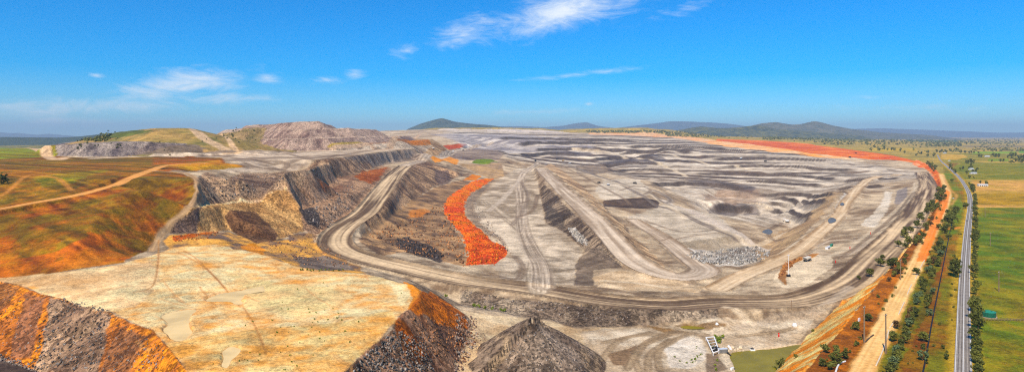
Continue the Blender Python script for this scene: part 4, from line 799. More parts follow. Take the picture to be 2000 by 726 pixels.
def crown_mesh(name, R, m, h=1.0, wd=.42, clumps=13, per=44, leaf=.075, base=.22, clump_r=.2):
    """unit tree (height 1): leaf faces gathered in clumps through the crown"""
    mb = MB()
    for c in range(clumps):
        a = R.uniform(0, 6.283); u = R.random(); zz = base + clump_r * .6 + (h - base - clump_r) * (c + .5) / clumps
        k = math.sin(math.pi * min(max((zz - base) / (h - base), .08), .97)) ** .6
        cx, cy = math.cos(a) * wd * k * math.sqrt(u) * .8, math.sin(a) * wd * k * math.sqrt(u) * .8
        cr = clump_r * R.uniform(.65, 1.15)
        for i in range(per):
            d = Vector((R.gauss(0, 1), R.gauss(0, 1), R.gauss(0, 1) * .8)).normalized() * cr * R.random() ** .4
            p = Vector((cx, cy, zz)) + d; l = leaf * R.uniform(.6, 1.3)
            n = (d.normalized() + Vector((R.gauss(0, .6), R.gauss(0, .6), R.gauss(0, .6)))).normalized(); t = n.orthogonal().normalized(); t = Matrix.Rotation(R.uniform(0, 6.28), 3, n) @ t; b = n.cross(t)
            mb.add([p - t * l, p - b * l * .6, p + t * l, p + b * l * .6], [(0, 1, 2, 3)])
    return mb.mesh(name, m)
def trunk_mesh(name, R, m, base=.3):
    mb = MB(); mb.tube([(0, 0, -.03), (.01, 0, base * .6), (.02, .01, base * 1.3), (.0, .02, .7)], [.035, .028, .022, .008], 6)
    for k in range(4):
        a = R.uniform(0, 6.28); z0 = base * R.uniform(.7, 1.5); mb.tube([(.01, 0, z0), (math.cos(a) * .12, math.sin(a) * .12, z0 + .12), (math.cos(a) * .27, math.sin(a) * .27, z0 + .27)], [.016, .011, .004], 5)
    return mb.mesh(name, m)
R_ = random.Random(3)
CROWNS = {k: [crown_mesh('crown', R_, LEAF[k], wd=.34 + .1 * R_.random(), base=.16 + .1 * R_.random(), clumps=11 + R_.randrange(5)) for _ in range(3 if k == 0 else 2)] for k in range(4)}
BIG = [crown_mesh('crown', R_, LEAF[0], wd=.44, base=.12, clumps=26, per=46, leaf=.05, clump_r=.17) for _ in range(3)]
TRUNKS = [trunk_mesh('trunk', R_, M['bark']) for _ in range(3)]
FART = []
for _ in range(4):
    mb = MB(); cm_ = crown_mesh('x', R_, LEAF[0], wd=.5, base=.1, clumps=5, per=16, leaf=.17, clump_r=.24)
    FART.append(cm_)
SHRUB = [crown_mesh('shrub', R_, LEAF[3], h=.8, wd=.5, base=.02, clumps=5, per=16, leaf=.16, clump_r=.26) for _ in range(3)]
SHRUBD = [crown_mesh('shrub', R_, LEAF[0], h=.8, wd=.55, base=.02, clumps=7, per=20, leaf=.12, clump_r=.26) for _ in range(3)]
def link(name, me, parent=None):
    o = bpy.data.objects.new(name, me); COL.objects.link(o); o.parent = parent; return o
def tree(px, py, wpx, kind, label, group, tall=1.25, big=False):
    p = on(px, py); wd = wpx * mpp(p) * 1.05; h = max(wd * tall, 1.5)
    e = empty('tree', (p.x, p.y, p.z - .1), R_.uniform(0, 6.28)); e.scale = (wd / .8, wd / .8, h)
    link('trunk', R_.choice(TRUNKS), e); link('crown', R_.choice(BIG if big else CROWNS[kind]), e)
    return tag(e, label, 'tree', group)
# ------------------------------------------------------------------ paved road with its lines
pth = path(ROAD); zr = np.array([zat(*p) for p in pth]); n_ = 7; zr = np.convolve(np.pad(zr, n_, 'edge'), np.ones(2 * n_ + 1) / (2 * n_ + 1), 'valid') + .28
tg = np.gradient(pth, axis=0); tg /= np.linalg.norm(tg, axis=1)[:, None]; nr = np.stack([tg[:, 1], -tg[:, 0]], 1)
def strip(name, w0, w1, dz, m, parent=None, thick=.25):
    mb = MB(); v = []; n = len(pth)
    for i in range(n):
        for ww, zz in ((w0, dz - thick), (w0, dz), (w1, dz), (w1, dz - thick)): v.append((pth[i, 0] + nr[i, 0] * ww, pth[i, 1] + nr[i, 1] * ww, zr[i] + zz))
    f = [(4 * i + k, 4 * i + 4 + k, 4 * i + 5 + k, 4 * i + 1 + k) for i in range(n - 1) for k in range(3)]
    return mb.add(v, f).build(name, m, parent)
m_asph, nb, bs = mat('asphalt'); g = nb.n('ShaderNodeNewGeometry').outputs['Position']
nb.put(bs.inputs['Base Color'], nb.mix(nb.ramp(nb.noise(g, .25, 6, .65), .3, .7), (.25, .21, .165, 1), (.38, .325, .26, 1))); bs.inputs['Roughness'].default_value = .9
pr = strip('paved_road', -3.8, 3.8, 0, m_asph, None, .5); pr['kind'] = 'structure'; pr['label'] = 'two-lane grey paved road with white lines'
for w0 in (-3.35, 3.15): strip('edge_line', w0, w0 + .2, .012, M['line'], pr, .01)
strip('centre_line', -.12, .12, .012, M['line'], pr, .01)
for w0 in (-2.4, -1.0, .9, 2.2): strip('wheel_path', w0, w0 + .55, .006, flat_mat('worn_asphalt', (.18, .15, .12), .9, .3, .1), pr, .004)
# ------------------------------------------------------------------ water
def water_mat(name, c, rough=.12):
    m, nb, bs = mat(name); g = nb.n('ShaderNodeNewGeometry').outputs['Position']
    nb.put(bs.inputs['Base Color'], nb.mix(nb.ramp(nb.noise(g, .06, 4), .35, .65), (*[float(x) * .85 for x in c], 1), (*[float(x) * 1.12 for x in c], 1))); bs.inputs['Roughness'].default_value = rough; bs.inputs['Specular IOR Level'].default_value = .12
    bp = nb.n('ShaderNodeBump'); bp.inputs['Strength'].default_value = .08; nb.put(bp.inputs['Height'], nb.noise(g, 1.2, 3)); nb.put(bs.inputs['Normal'], bp.outputs[0]); return m
WM = {'pond': water_mat('algae_water', srgb(136, 122, 16), .35), 'puddle': water_mat('muddy_water', srgb(226, 194, 134), .6), 'pool': water_mat('mine_water', srgb(104, 106, 106), .6)}
WL = {('pond', 0): 'green algae pond beside the orange bank', ('puddle', 0): 'grey-tan puddle on the clay terrace', ('puddle', 1): 'cream muddy puddle near the terrace edge', ('puddle', 2): 'small round cream puddle', ('pool', 0): 'brown pool below the haul road', ('pool', 1): 'blue-grey pool beside the pit road', ('pool', 2): 'tiny blue pool on the pit road', ('pool', 3): 'dark pool on the pit bottom'}
for key, (lv, pts) in LEV.items():
    c = sum(pts, Vector()) / len(pts); q0 = [c + (p - c) * 1.12 for p in pts]; n0 = len(q0); q = []
    for i in range(n0):
        a, b, c2, d2 = q0[i - 1], q0[i], q0[(i + 1) % n0], q0[(i + 2) % n0]
        for t in (0, .2, .4, .6, .8): q.append(.5 * (2 * b + (c2 - a) * t + (2 * a - 5 * b + 4 * c2 - d2) * t * t + (3 * b - a - 3 * c2 + d2) * t ** 3))
    mb = MB().add([(p.x, p.y, lv) for p in q] + [(c.x, c.y, lv)], [(i, (i + 1) % len(q), len(q)) for i in range(len(q))])
    o = mb.build(key[0] if key[0] != 'pool' else 'pool', WM['pond' if key == ('pool', 0) else key[0]]); o['kind'] = 'structure'; o['label'] = WL[key]
# ------------------------------------------------------------------ far mountains
def mountain(name, label, sil, Y0, depth, c0, c1, rough=1.0, seed=0):
    P = np.array(sil, float); n = int(max(80, (P[-1, 0] - P[0, 0]) * .7)); px = np.linspace(P[0, 0], P[-1, 0], n); py = np.interp(px, P[:, 0], P[:, 1])
    k = np.ones(5) / 5; py = np.convolve(np.pad(py, 2, 'edge'), k, 'valid'); crest = CAMZ + (HY - py) / FPX * Y0; rows = 44
    v = np.linspace(-1, 1, rows)[:, None]; prof = np.clip(1 - np.abs(v), 0, 1) ** 1.1
    X = ((px - CX) / FPX * Y0)[None, :] + 0 * v; Y = Y0 + v * depth + 0 * X
    base = 0.0; nz = sum((vnoise(X / l + seed, Y / l, seed + i) - .5) * a for i, (l, a) in enumerate(((depth * .5, .36), (depth * .22, .24), (depth * .1, .14), (depth * .05, .08))))
    Zm = base - 40 + (crest[None, :] - base + 40) * np.clip(prof * (1 + nz * rough * 1.5 * (1 - prof)) , 0, 1)
    Zm += nz * rough * 12 * sstep(0, .2, prof)
    co = np.stack([X, Y, Zm], -1).reshape(-1, 3).astype(np.float32); b = (np.arange(rows - 1)[:, None] * n + np.arange(n - 1)[None]).ravel()
    me = mesh_np(name, co, np.stack([b, b + 1, b + n + 1, b + n], 1)); me.polygons.foreach_set('use_smooth', np.ones(len(me.polygons), bool))
    m, nb, bs = mat(name); g = nb.n('ShaderNodeNewGeometry').outputs['Position']
    nb.put(bs.inputs['Base Color'], nb.mix(nb.ramp(nb.noise(g, 12 / depth, 8, .7), .35, .65), (*[float(x) for x in c0], 1), (*[float(x) for x in c1], 1))); bs.inputs['Roughness'].default_value = 1
    bp = nb.n('ShaderNodeBump'); bp.inputs['Strength'].default_value = .8; bp.inputs['Distance'].default_value = 20; nb.put(bp.inputs['Height'], nb.noise(g, .012, 6, .7)); nb.put(bs.inputs['Normal'], bp.outputs[0])
    me.materials.append(m); o = bpy.data.objects.new(name, me); COL.objects.link(o); o['kind'] = 'structure'; o['label'] = label; return o
FG, FD = srgb(52, 66, 58), srgb(88, 98, 80)
mountain('mountain', 'dark wooded mountain standing behind the far pit', [(780, 262), (800, 250), (825, 240), (850, 233), (864, 230), (886, 237), (918, 241), (945, 243), (972, 246), (993, 251), (1020, 258), (1040, 264)], 10500, 1500, FG, FD, 1.0, 1)
mountain('far_range', 'blue range with a rounded peak in the far middle', [(900, 260), (978, 246), (1020, 246), (1060, 248), (1100, 245), (1125, 240), (1145, 238), (1165, 245), (1200, 250), (1250, 244), (1290, 239), (1310, 236), (1350, 237), (1400, 239), (1430, 242), (1500, 252), (1560, 262)], 30000, 4000, FG, FD, .8, 3)
mountain('wooded_hills', 'low wooded hills behind the red soil', [(1230, 264), (1290, 258), (1320, 254), (1370, 246), (1400, 249), (1440, 248), (1480, 243), (1520, 252), (1600, 258), (1680, 264)], 9000, 1100, FG, srgb(108, 106, 66), 1.2, 6)
mountain('long_hill', 'long brown hill with a small peak right of centre', [(1380, 262), (1450, 250), (1490, 240), (1515, 238), (1545, 243), (1565, 242), (1590, 236), (1605, 239), (1625, 245), (1660, 251), (1720, 258), (1820, 264)], 14000, 1800, srgb(76, 80, 50), srgb(112, 104, 72), 1.0, 9)
mountain('far_right_range', 'faint blue range on the right horizon', [(1500, 262), (1640, 252), (1720, 250), (1800, 253), (1880, 256), (1950, 259), (2040, 258), (2160, 262)], 34000, 3500, FG, FD, .8, 12)
mountain('far_left_range', 'pale blue peaked range on the left horizon', [(-160, 256), (-60, 257), (0, 258), (20, 261), (32, 259), (50, 263), (75, 263), (95, 261), (115, 264), (140, 268), (180, 271)], 30000, 3500, FG, FD, .8, 15)
mountain('wooded_rise', 'dark wooded rise at the foot of the left range', [(-170, 268), (0, 267), (60, 268), (120, 268), (160, 266), (200, 261), (230, 260), (260, 264), (300, 270)], 7000, 700, srgb(44, 58, 40), srgb(66, 76, 50), 1.0, 18)
# ------------------------------------------------------------------ air
mv = bpy.data.materials.new('haze_air'); mv.use_nodes = True; mv.node_tree.nodes.clear(); nb = NB(mv.node_tree)
pv = nb.n('ShaderNodeVolumePrincipled'); pv.inputs['Color'].default_value = (.60, .77, .95, 1); pv.inputs['Density'].default_value = 4.0e-5; pv.inputs['Anisotropy'].default_value = 0.0
mv.node_tree.links.new(pv.outputs[0], nb.n('ShaderNodeOutputMaterial').inputs['Volume'])
hz = MB().box((0, 20000, 390), (110000, 46000, 1000)).build('haze', mv); hz['kind'] = 'stuff'; hz['label'] = 'thin blue haze over the whole country'
# ------------------------------------------------------------------ trees beside track and road
def Z4(x, y): return 1660 + .2479 * x, 360 + .2479 * y
def Z5(x, y): return 1660 + .2562 * x, 540 + .2562 * y
def ZF(x, y): return 1750 + .179 * x, 270 + .179 * y
GA, GB, GC, GD = 'trees between pit edge and dirt track', 'trees between dirt track and paved road', 'row of trees right of the paved road', 'farm trees on the plain'
LA, LB, LC, LD = 'dark green tree between the pit edge and the dirt track', 'small tree in the strip between dirt track and paved road', 'roadside tree in the row right of the paved road', 'farm tree on the plain right of the road'
for (x, y, wv, k) in ((50, 405, 62, 0), (137, 340, 56, 0)): tree(*Z5(x, y), wv * .2562, k, LA, GA, 1.05)
for (x, y, wv) in ((545, 278, 42), (530, 342, 54), (480, 382, 46), (432, 372, 36), (428, 418, 56), (455, 472, 60), (385, 492, 46), (255, 588, 32), (340, 665, 78), (385, 705, 60), (700, 62, 40), (720, 100, 50), (740, 44, 36), (690, 112, 40), (650, 172, 46), (620, 202, 50), (600, 232, 40), (670, 202, 50), (520, 480, 32), (590, 342, 32), (440, 505, 40), (560, 262, 40), (735, 75, 40), (705, 140, 45), (640, 225, 40), (575, 290, 34), (310, 640, 40)):
    tree(*Z4(x, y), wv * .2479 * 1.1, 0, LA, GA, 1.0)
for (x, y) in ((1606, 715), (1622, 722), (1634, 690), (1650, 700), (1612, 688), (1700, 540), (1720, 520)): tree(x, y, 16, 0, LA, GA, 1.0)
tree(1634, 712, 24, 0, 'broad dark tree at the bottom edge, left of the dirt track', None, 1.05, True)
for (x, y, wv, k) in ((325, 492, 62, 0), (350, 392, 48, 2), (515, 215, 42, 1), (495, 305, 58, 0), (445, 380, 56, 1), (430, 440, 52, 0), (415, 505, 56, 0), (405, 560, 34, 0), (370, 622, 56, 0), (335, 684, 66, 1), (315, 722, 62, 0), (555, 95, 46, 0), (605, 296, 44, 1), (565, 495, 62, 0), (555, 640, 62, 1), (735, 628, 36, 0), (710, 548, 26, 0), (635, 135, 42, 1), (600, 205, 60, 0), (520, 165, 36, 1), (480, 330, 36, 0), (350, 655, 48, 0), (395, 520, 40, 0), (300, 745, 60, 0), (560, 550, 36, 0), (570, 60, 40, 0), (590, 240, 40, 0), (440, 470, 36, 0)):
    tree(*Z5(x, y), wv * .2562 * 1.1, k, LB, GB, 1.1)
for (x, y, wv, k) in ((700, 352, 38, 0), (770, 235, 34, 0), (795, 275, 52, 0), (840, 222, 46, 0), (780, 322, 70, 0), (745, 384, 52, 0), (800, 302, 60, 0), (680, 535, 46, 0), (715, 565, 46, 1), (735, 525, 42, 0), (655, 604, 36, 0), (690, 645, 50, 0), (610, 702, 42, 1), (655, 704, 42, 0), (910, 192, 44, 0), (775, 430, 40, 0), (700, 490, 40, 0), (760, 350, 46, 0), (820, 250, 44, 0), (525, 712, 50, 0), (725, 300, 24, 0), (640, 660, 30, 0)):
    tree(*Z4(x, y), wv * .2479 * 1.1, k, LB, GB, 1.0)
tree(1867, 541, 23, 0, 'tall dark tree on the left edge of the paved road', None, 1.5, True); tree(1862, 536, 15, 0, 'smaller tree joined to the tall roadside tree', None, 1.3)
for (x, y, wv, b) in ((945, 25, 46, 0), (948, 132, 52, 0), (955, 480, 84, 0), (962, 560, 92, 1), (968, 625, 84, 0), (985, 700, 74, 0), (975, 745, 70, 0)): tree(*Z5(x, y), wv * .2562, 0, LC, GC, 1.1, bool(b))
tree(*Z5(968, 330), 26, 0, 'very tall dense tree beside the green water tank', None, 1.7, True); tree(*Z5(978, 398), 27, 0, 'broad dense tree in front of the green water tank', None, 1.25, True); tree(*Z5(955, 270), 22, 0, 'dense tree behind the very tall one beside the tank', None, 1.4, True)
for (x, y, wv) in ((970, 64, 42), (985, 114, 36), (985, 175, 42), (985, 255, 46), (990, 355, 50), (985, 455, 60), (990, 525, 50), (985, 585, 42), (975, 705, 62), (985, 215, 40), (988, 300, 44), (985, 405, 46), (982, 640, 44), (965, 30, 30)): tree(*Z4(x, y), wv * .2479, 0, LC, GC, 1.15)
for (x, y, wv) in ((770, 275, 34), (790, 278, 40), (815, 270, 44), (840, 278, 40), (595, 312, 40), (588, 330, 30), (700, 345, 28), (730, 340, 30), (800, 335, 30), (825, 332, 34), (775, 395, 40), (840, 372, 30), (868, 380, 36), (890, 352, 30), (800, 438, 34), (850, 438, 18), (650, 384, 40), (630, 360, 30), (610, 345, 30), (920, 494, 30), (980, 506, 36), (995, 498, 30), (820, 300, 30), (510, 165, 40), (540, 165, 36), (480, 160, 24), (600, 145, 24), (630, 145, 24), (710, 165, 36), (750, 165, 30), (800, 165, 24), (820, 160, 24), (905, 208, 36), (935, 206, 32), (1060, 205, 40), (1090, 208, 40), (1120, 208, 40), (1050, 258, 22), (1140, 258, 32), (1170, 256, 30), (1240, 210, 50), (1280, 212, 50), (1320, 215, 50), (1380, 245, 60), (1385, 270, 50), (1350, 235, 50), (1310, 255, 30), (1340, 255, 30), (420, 190, 30), (410, 200, 26), (840, 560, 50), (825, 540, 40), (850, 590, 40), (855, 640, 36), (860, 690, 36), (800, 510, 30), (610, 485, 40), (360, 300, 40), (380, 320, 44), (400, 340, 44), (420, 360, 40), (345, 285, 36), (430, 330, 40), (390, 300, 36)):
    p = ZF(x, y); q = on(*p); e = link('tree', R_.choice(FART)); wd = wv * .179 * mpp(q) * 1.1; e.location = (q.x, q.y, q.z - .2); e.scale = (wd, wd, wd * 1.05); e.rotation_euler = (0, 0, R_.uniform(0, 6)); tag(e, LD, 'tree', GD)
for i in range(46):
    t = R_.random(); y = lerp(724, 470, t); x = lerp(1742, 1838, t) + R_.gauss(0, 4); k = np.interp(y, [470, 726], [9, 15]); tree(x, y, k * R_.uniform(.6, 1.2), R_.choice((0, 0, 0, 1, 2)), LB, GB, R_.uniform(.9, 1.3))
for i in range(22):
    t = R_.random(); y = lerp(720, 395, t); x = lerp(1906, 1904, t) + R_.gauss(0, 1.5); k = np.interp(y, [395, 726], [8, 18]); tree(x, y, k * R_.uniform(.6, 1.1), 0, LC, GC, R_.uniform(1.0, 1.5))
for i in range(26):
    y = R_.uniform(385, 560); x = np.interp(y, [385, 440, 500, 560], [1838, 1806, 1768, 1725]) + R_.uniform(3, 14); tree(x, y, np.interp(y, [385, 560], [6, 12]) * R_.uniform(.6, 1.2), R_.choice((0, 0, 2)), LA, GA, R_.uniform(.9, 1.3))
# open woodland beyond the red soil, belts on the plain
cnt = 0; sp_ = []; cand = []
for i in range(4000):
    if len(cand) >= 210: break
    px = R_.uniform(1400, 2000); py = R_.triangular(268, 318, 272)
    edge = np.interp(px, [1400, 1480, 1580, 1660, 1740, 1790, 1840, 2000], [270, 273, 279, 290, 301, 308, 312, 312])
    if py > edge or (px > 1825 and py > 300) or vnoise(np.array([px / 18.]), np.array([py / 3.]), 77)[0] < .48: continue
    q = on(px, py)
    if q.y > 12000: continue
    cand.append((q, R_.uniform(11, 22)))
cand.sort(key=lambda c: -c[1] / c[0].y)                # the 24 that show largest are trees of their own, the others join the woodland
for q, wd in cand[:24]:
    e = link('tree', R_.choice(FART)); e.location = (q.x, q.y, q.z - .3); e.scale = (wd, wd, wd * R_.uniform(.8, 1.15)); e.rotation_euler = (0, 0, R_.uniform(0, 6))
    tag(e, 'lone tree on the far dry plain behind the red soil', 'tree', 'lone trees on the far plain')
sp_ = [(q, wd * .8, wd * .9) for q, wd in cand[24:]]
def scatter_leaves(name, label, spots, m):
    """one mass of far trees: clumps of leaf faces"""
    mb = MB()
    for (p, wd, h) in spots:
        for i in range(9):
            c = Vector((p.x + R_.gauss(0, wd * .28), p.y + R_.gauss(0, wd * .28), p.z + h * R_.uniform(.25, .95))); n = Vector((R_.gauss(0, 1), R_.gauss(0, 1), R_.gauss(.4, 1))).normalized(); t = n.orthogonal(); b = n.cross(t); l = wd * R_.uniform(.22, .42)
            mb.add([c - t * l, c - b * l * .7, c + t * l, c + b * l * .7], [(0, 1, 2, 3)])
    o = mb.build(name, m); o['kind'] = 'stuff'; o['label'] = label; return o
for (x0, x1, y0, y1, n) in ((1490, 1600, 268, 273, 160), (1808, 1878, 280, 287, 130), (1145, 1300, 256, 260, 160), (1300, 1560, 258, 268, 420), (1600, 1990, 268, 282, 500), (0, 160, 270, 276, 160), (90, 215, 262, 277, 220), (1900, 1999, 288, 296, 60), (1970, 1999, 305, 318, 24)):
    for i in range(n):
        q = on(R_.uniform(x0, x1), R_.uniform(y0, y1)); f = min(max(q.y / 6000, .5), 1.6); sp_.append((q, R_.uniform(9, 20) * f, R_.uniform(7, 14) * f))
scatter_leaves('distant_woodland', 'dark belts of far trees on the plain and hills', sp_, LEAF[0])
# small shrubs
def shrub(px, py, wpx, label, group, ms=SHRUB):
    q = on(px, py); wd = max(wpx * mpp(q), .6); e = link('shrub', R_.choice(ms)); e.location = (q.x, q.y, q.z - .05); e.scale = (wd,) * 3; e.rotation_euler = (0, 0, R_.uniform(0, 6)); return tag(e, label, 'shrub', group)
for i in range(62):
    x, y = R_.choice(((620, 640, 60, 26), (540, 680, 50, 20), (680, 600, 60, 30), (500, 690, 60, 16), (580, 620, 80, 40)))[:2]; shrub(x + R_.gauss(0, 55), min(y + R_.gauss(0, 26), 722), R_.uniform(2, 4.5), 'tiny green shrub on the yellow clay terrace', 'tiny shrubs on the clay terrace')
for x in list(np.linspace(585, 668, 12)): shrub(x + R_.uniform(-3, 3), 529 + R_.uniform(-2, 3) , R_.uniform(4, 6), 'green shrub along the back edge of the clay terrace', 'shrubs along the back edge of the terrace')
for (x, y) in ((926, 598), (934, 600), (948, 603), (978, 607), (986, 608), (872, 580), (962, 604)): shrub(x, y, 8, 'bright green shrub at the foot of the haul road bank', 'shrubs at the foot of the haul road bank')
for k in range(18):
    a = R_.gauss(.9, 1.3); rr_ = R_.uniform(.75, 1.15); shrub(1341 + 27 * rr_ * math.cos(a), 691 + 17 * rr_ * math.sin(a), R_.uniform(2, 5), 'small shrub on the round white gravel patch', 'shrubs on the white gravel patch')
for (x, y, wv) in ((1398, 662, 12), (1405, 668, 14), (1412, 660, 10), (1392, 680, 7), (1386, 672, 6), (1401, 704, 6), (1397, 714, 6), (1398, 723, 8)): shrub(x, y, wv, 'green bush beside the white pump frame', 'bushes beside the pump frame')
for (x, y, wv) in ((1524, 716, 16), (1530, 708, 12), (1512, 724, 12), (1555, 698, 10), (1676, 545, 10), (1587, 648, 8)): shrub(x, y, wv, 'dark bush on the orange bank near the pond', 'bushes on the orange bank', SHRUBD)
for i in range(46):
    x = R_.uniform(1700, 1860); y = R_.uniform(420, 724); 
    lo, hi = np.interp(y, [380, 500, 610, 726], [1858, 1822, 1764, 1712]), np.interp(y, [380, 726], [1885, 1862])
    shrub(R_.uniform(lo, hi), y, R_.uniform(4, 8), 'low dark scrub bush in the grass strip beside the paved road', 'scrub bushes in the grass strip', SHRUBD)
for i in range(40):
    y = R_.uniform(400, 720); x = np.interp(y, [400, 493, 560, 620, 690, 726], [1832, 1772, 1724, 1676, 1618, 1580]) + R_.uniform(4, 40) * np.interp(y, [400, 726], [.4, 1.4]); shrub(x, y, R_.uniform(5, 9), 'low dry bush on the rusty ground above the orange bank', 'dry bushes above the orange bank', SHRUBD)
for i in range(44):
    x, y = R_.choice(((455, 268), (480, 262), (500, 270), (440, 276), (220, 285), (260, 290), (160, 285), (330, 292), (200, 270), (240, 264))); shrub(x + R_.gauss(0, 18), y + R_.gauss(0, 6), R_.uniform(2.5, 4.5), 'small dark bush on the far spoil hills', 'bushes on the far spoil hills', SHRUBD)
shrub(3, 360, 26, 'round dark green bush at the left edge on the grass hill', None, SHRUBD)
# ------------------------------------------------------------------ poles
def pole(px, py, hpx, label):
    q = on(px, py); h = hpx * mpp(q); e = empty('power_pole', q); tk = .22 + .012 * h
    MB().tube([(0, 0, -.5), (0, 0, h)], [tk, tk * .65], 8).build('post', M['timber'], e)
    a = .64; MB().box((0, 0, h - .9), (2.6, .22, .26), a).build('crossarm', M['timber'], e)
    for d in (-1.15, 0, 1.15): MB().tube([(d * math.cos(a), d * math.sin(a), h - .77), (d * math.cos(a), d * math.sin(a), h - .35)], .1, 6).build('insulator', M['white'], e)
    return tag(e, label, 'pole', 'power poles')
pole(1688, 669, 72, 'tall timber power pole left of the dirt track near two bushes'); pole(1730, 690, 78, 'tall timber power pole on the right edge of the dirt track'); pole(1759, 546, 40, 'timber pole left of the track among dark trees'); pole(1951, 569, 40, 'timber power pole in the green paddock, nearest the water tank'); pole(1934, 480, 26, 'timber power pole in the green paddock, second from the tank'); pole(1924, 424, 19, 'timber power pole in the tan field by the white shed'); pole(1546, 604, 18, 'small pole beside the haul road above the pond')
# ------------------------------------------------------------------ water tank and fence
q = on(1930, 618); e = empty('water_tank', q); r = 12.2 * mpp(q); n = 28; h = 3.4
MB().tube([(0, 0, -.3), (0, 0, .4)], r * 1.18, n).build('stone_base', M['stone'], e)
MB().tube([(0, 0, .4), (0, 0, h)], r, n).build('wall', M['tealdark'], e)
MB().tube([(0, 0, h), (0, 0, h + .18), (0, 0, h + .95)], [r * 1.04, r * 1.04, .3], n).build('roof', M['teal'], e)
for k in range(5): MB().tube([(math.cos(t) * (r + .02), math.sin(t) * (r + .02), .9 + k * .5) for t in np.linspace(0, 6.2832, n + 1)], .05, 4, False).build('hoop', M['teal'], e)
MB().tube([(r * .3, -r * .3, h + .5), (r * .3, -r * .3, h + .9)], .4, 10).build('hatch', M['tealdark'], e)
tag(e, 'round green water tank with a conical roof beside the tall trees', 'water tank')
a_, b_2 = on(1924, 625), on(1999, 626); e = empty('timber_fence', a_); dv = b_2 - a_; nseg = 12
for k in range(nseg + 1):
    c = dv * k / nseg; MB().box((c.x, c.y, .6 + c.z), (.28, .28, 1.8)).build('post', M['timber'], e)
for zz_ in (.5, .95, 1.35): MB().tube([(0, 0, zz_), (dv.x, dv.y, dv.z + zz_)], .1, 5).build('rail', M['timber'], e)
tag(e, 'low timber fence running right from the water tank', 'fence')
q = on(1946, 617); e = empty('timber_fence', q)
for k in range(5): MB().box((k * .2, k * 2.4, .6), (.28, .28, 1.7)).build('post', M['timber'], e)
for zz_ in (.6, 1.2): MB().tube([(0, 0, zz_), (.8, 9.6, zz_)], .1, 5).build('rail', M['timber'], e)
tag(e, 'short timber fence behind the right side of the tank', 'fence')
# ------------------------------------------------------------------ pipes and barriers following the ground
def groundline(pts, lift=.2, n=60):
    P = path(pts); idx = np.linspace(0, len(P) - 1, min(n, len(P))).astype(int); return [(x, y, zat(x, y) + lift) for x, y in P[idx]]
tag(MB().tube(groundline([(1800, 740), (1808, 700), (1822, 620), (1836, 550), (1846, 500), (1856, 450), (1864, 415)], .35, 90), .42, 6).build('pipeline', M['dark']), 'long black pipe lying along the grass strip beside the paved road', 'pipe')
for i, (pts, wh) in enumerate((([(1711, 714), (1722, 690), (1730, 668), (1736, 645)], 'lowest'), ([(1738, 640), (1746, 628)], 'second lowest'), ([(1755, 614), (1766, 590)], 'third lowest'), ([(1772, 575), (1780, 556)], 'fourth lowest'), ([(1788, 544), (1800, 518), (1806, 508)], 'highest'))):
    tag(MB().tube(groundline(pts, .25, 20), .4, 6).build('white_barrier', M['silt']), 'thin pale barrier beside the dirt track, the %s of five' % wh, 'barrier', 'pale barriers beside the dirt track')
tag(MB().tube(groundline([(1632, 728), (1636, 716), (1642, 709), (1651, 706)], .4, 14), .45, 8).build('bent_pipe', M['white']), 'white bent pipe at the bottom edge, left of the dirt track', 'pipe')
tag(MB().tube(groundline([(1690, 668), (1698, 660), (1706, 654)], .3, 8), .4, 7).build('log', M['bark']), 'dark log lying by the foot of the tall pole', 'log')
tag(MB().tube(groundline([(1420, 690), (1430, 700), (1440, 712), (1447, 726), (1452, 742)], .5, 30), .7, 8).build('pipeline', M['dark']), 'thick black pipe running down past the green pond', 'pipe')
q = on(1678, 627); e = empty('equipment_box', q); MB().box((0, 0, 1.2), (2.2, .5, 2.0), .6).build('frame', M['white'], e); MB().box((-.15, -.22, 1.2), (1.2, .3, 1.3), .6).build('panel', M['dark'], e); tag(e, 'small white framed box with dark panel left of the tall pole', 'equipment box')
# ------------------------------------------------------------------ pump frame on the pond edge
q = on(1393, 672); e = empty('pump_frame', q); ax = on(1381, 662) ; u = mpp(q)
def rel(px, py, z): p = on(px, py); return (p.x - q.x, p.y - q.y, p.z - q.z + z)
A, Bq, Cq, D = rel(1379, 664, 2.2), rel(1395, 663, 2.2), rel(1404, 690, 2.0), rel(1393, 694, 2.0)
for s0, s1 in ((A, D), (Bq, Cq), (A, Bq), (D, Cq)): MB().tube([s0, s1], .42, 6).build('beam', M['white'], e)
for t in (.2, .4, .6, .8):
    p0 = Vector(A).lerp(Vector(D), t); p1 = Vector(Bq).lerp(Vector(Cq), t); MB().tube([p0, p1], .22, 5).build('crossbar', M['white'], e)
for s0 in (A, Bq, Cq, D): MB().tube([s0, (s0[0], s0[1], s0[2] - 2.6)], .3, 6).build('leg', M['white'], e)
c = rel(1398, 684, 1.2); MB().box((c[0], c[1], c[2]), (4.2, 3.0, 2.4), .3).build('pump_housing', M['dark'], e, .1); MB().tube([(c[0] - 1, c[1], c[2] + 1.2), (c[0] - 1, c[1], c[2] + 3)], .25, 8).build('exhaust_pipe', M['steel'], e); MB().tube([(c[0] + 1, c[1], c[2] + .6), (c[0] + 4, c[1] - .6, c[2] + .4)], .45, 8).build('outlet_pipe', M['steel'], e)
tag(e, 'white steel pump frame with dark pump at the head of the pond', 'pump')
q = on(1412, 688); e = empty('container', q); MB().box((0, 0, 1.4), (6.2, 2.6, 2.6), .15).build('body', M['steel'], e, .06)
for k in range(7): MB().box((math.cos(.15) * (-2.6 + k * .87) + .2, math.sin(.15) * (-2.6 + k * .87) - 1.33, 1.4), (.12, .1, 2.4), .15).build('rib', M['dark'], e)
MB().box((0, 0, 2.78), (6.3, 2.7, .12), .15).build('roof', M['roof'], e); tag(e, 'grey container with dark ribs right of the pump frame', 'container')
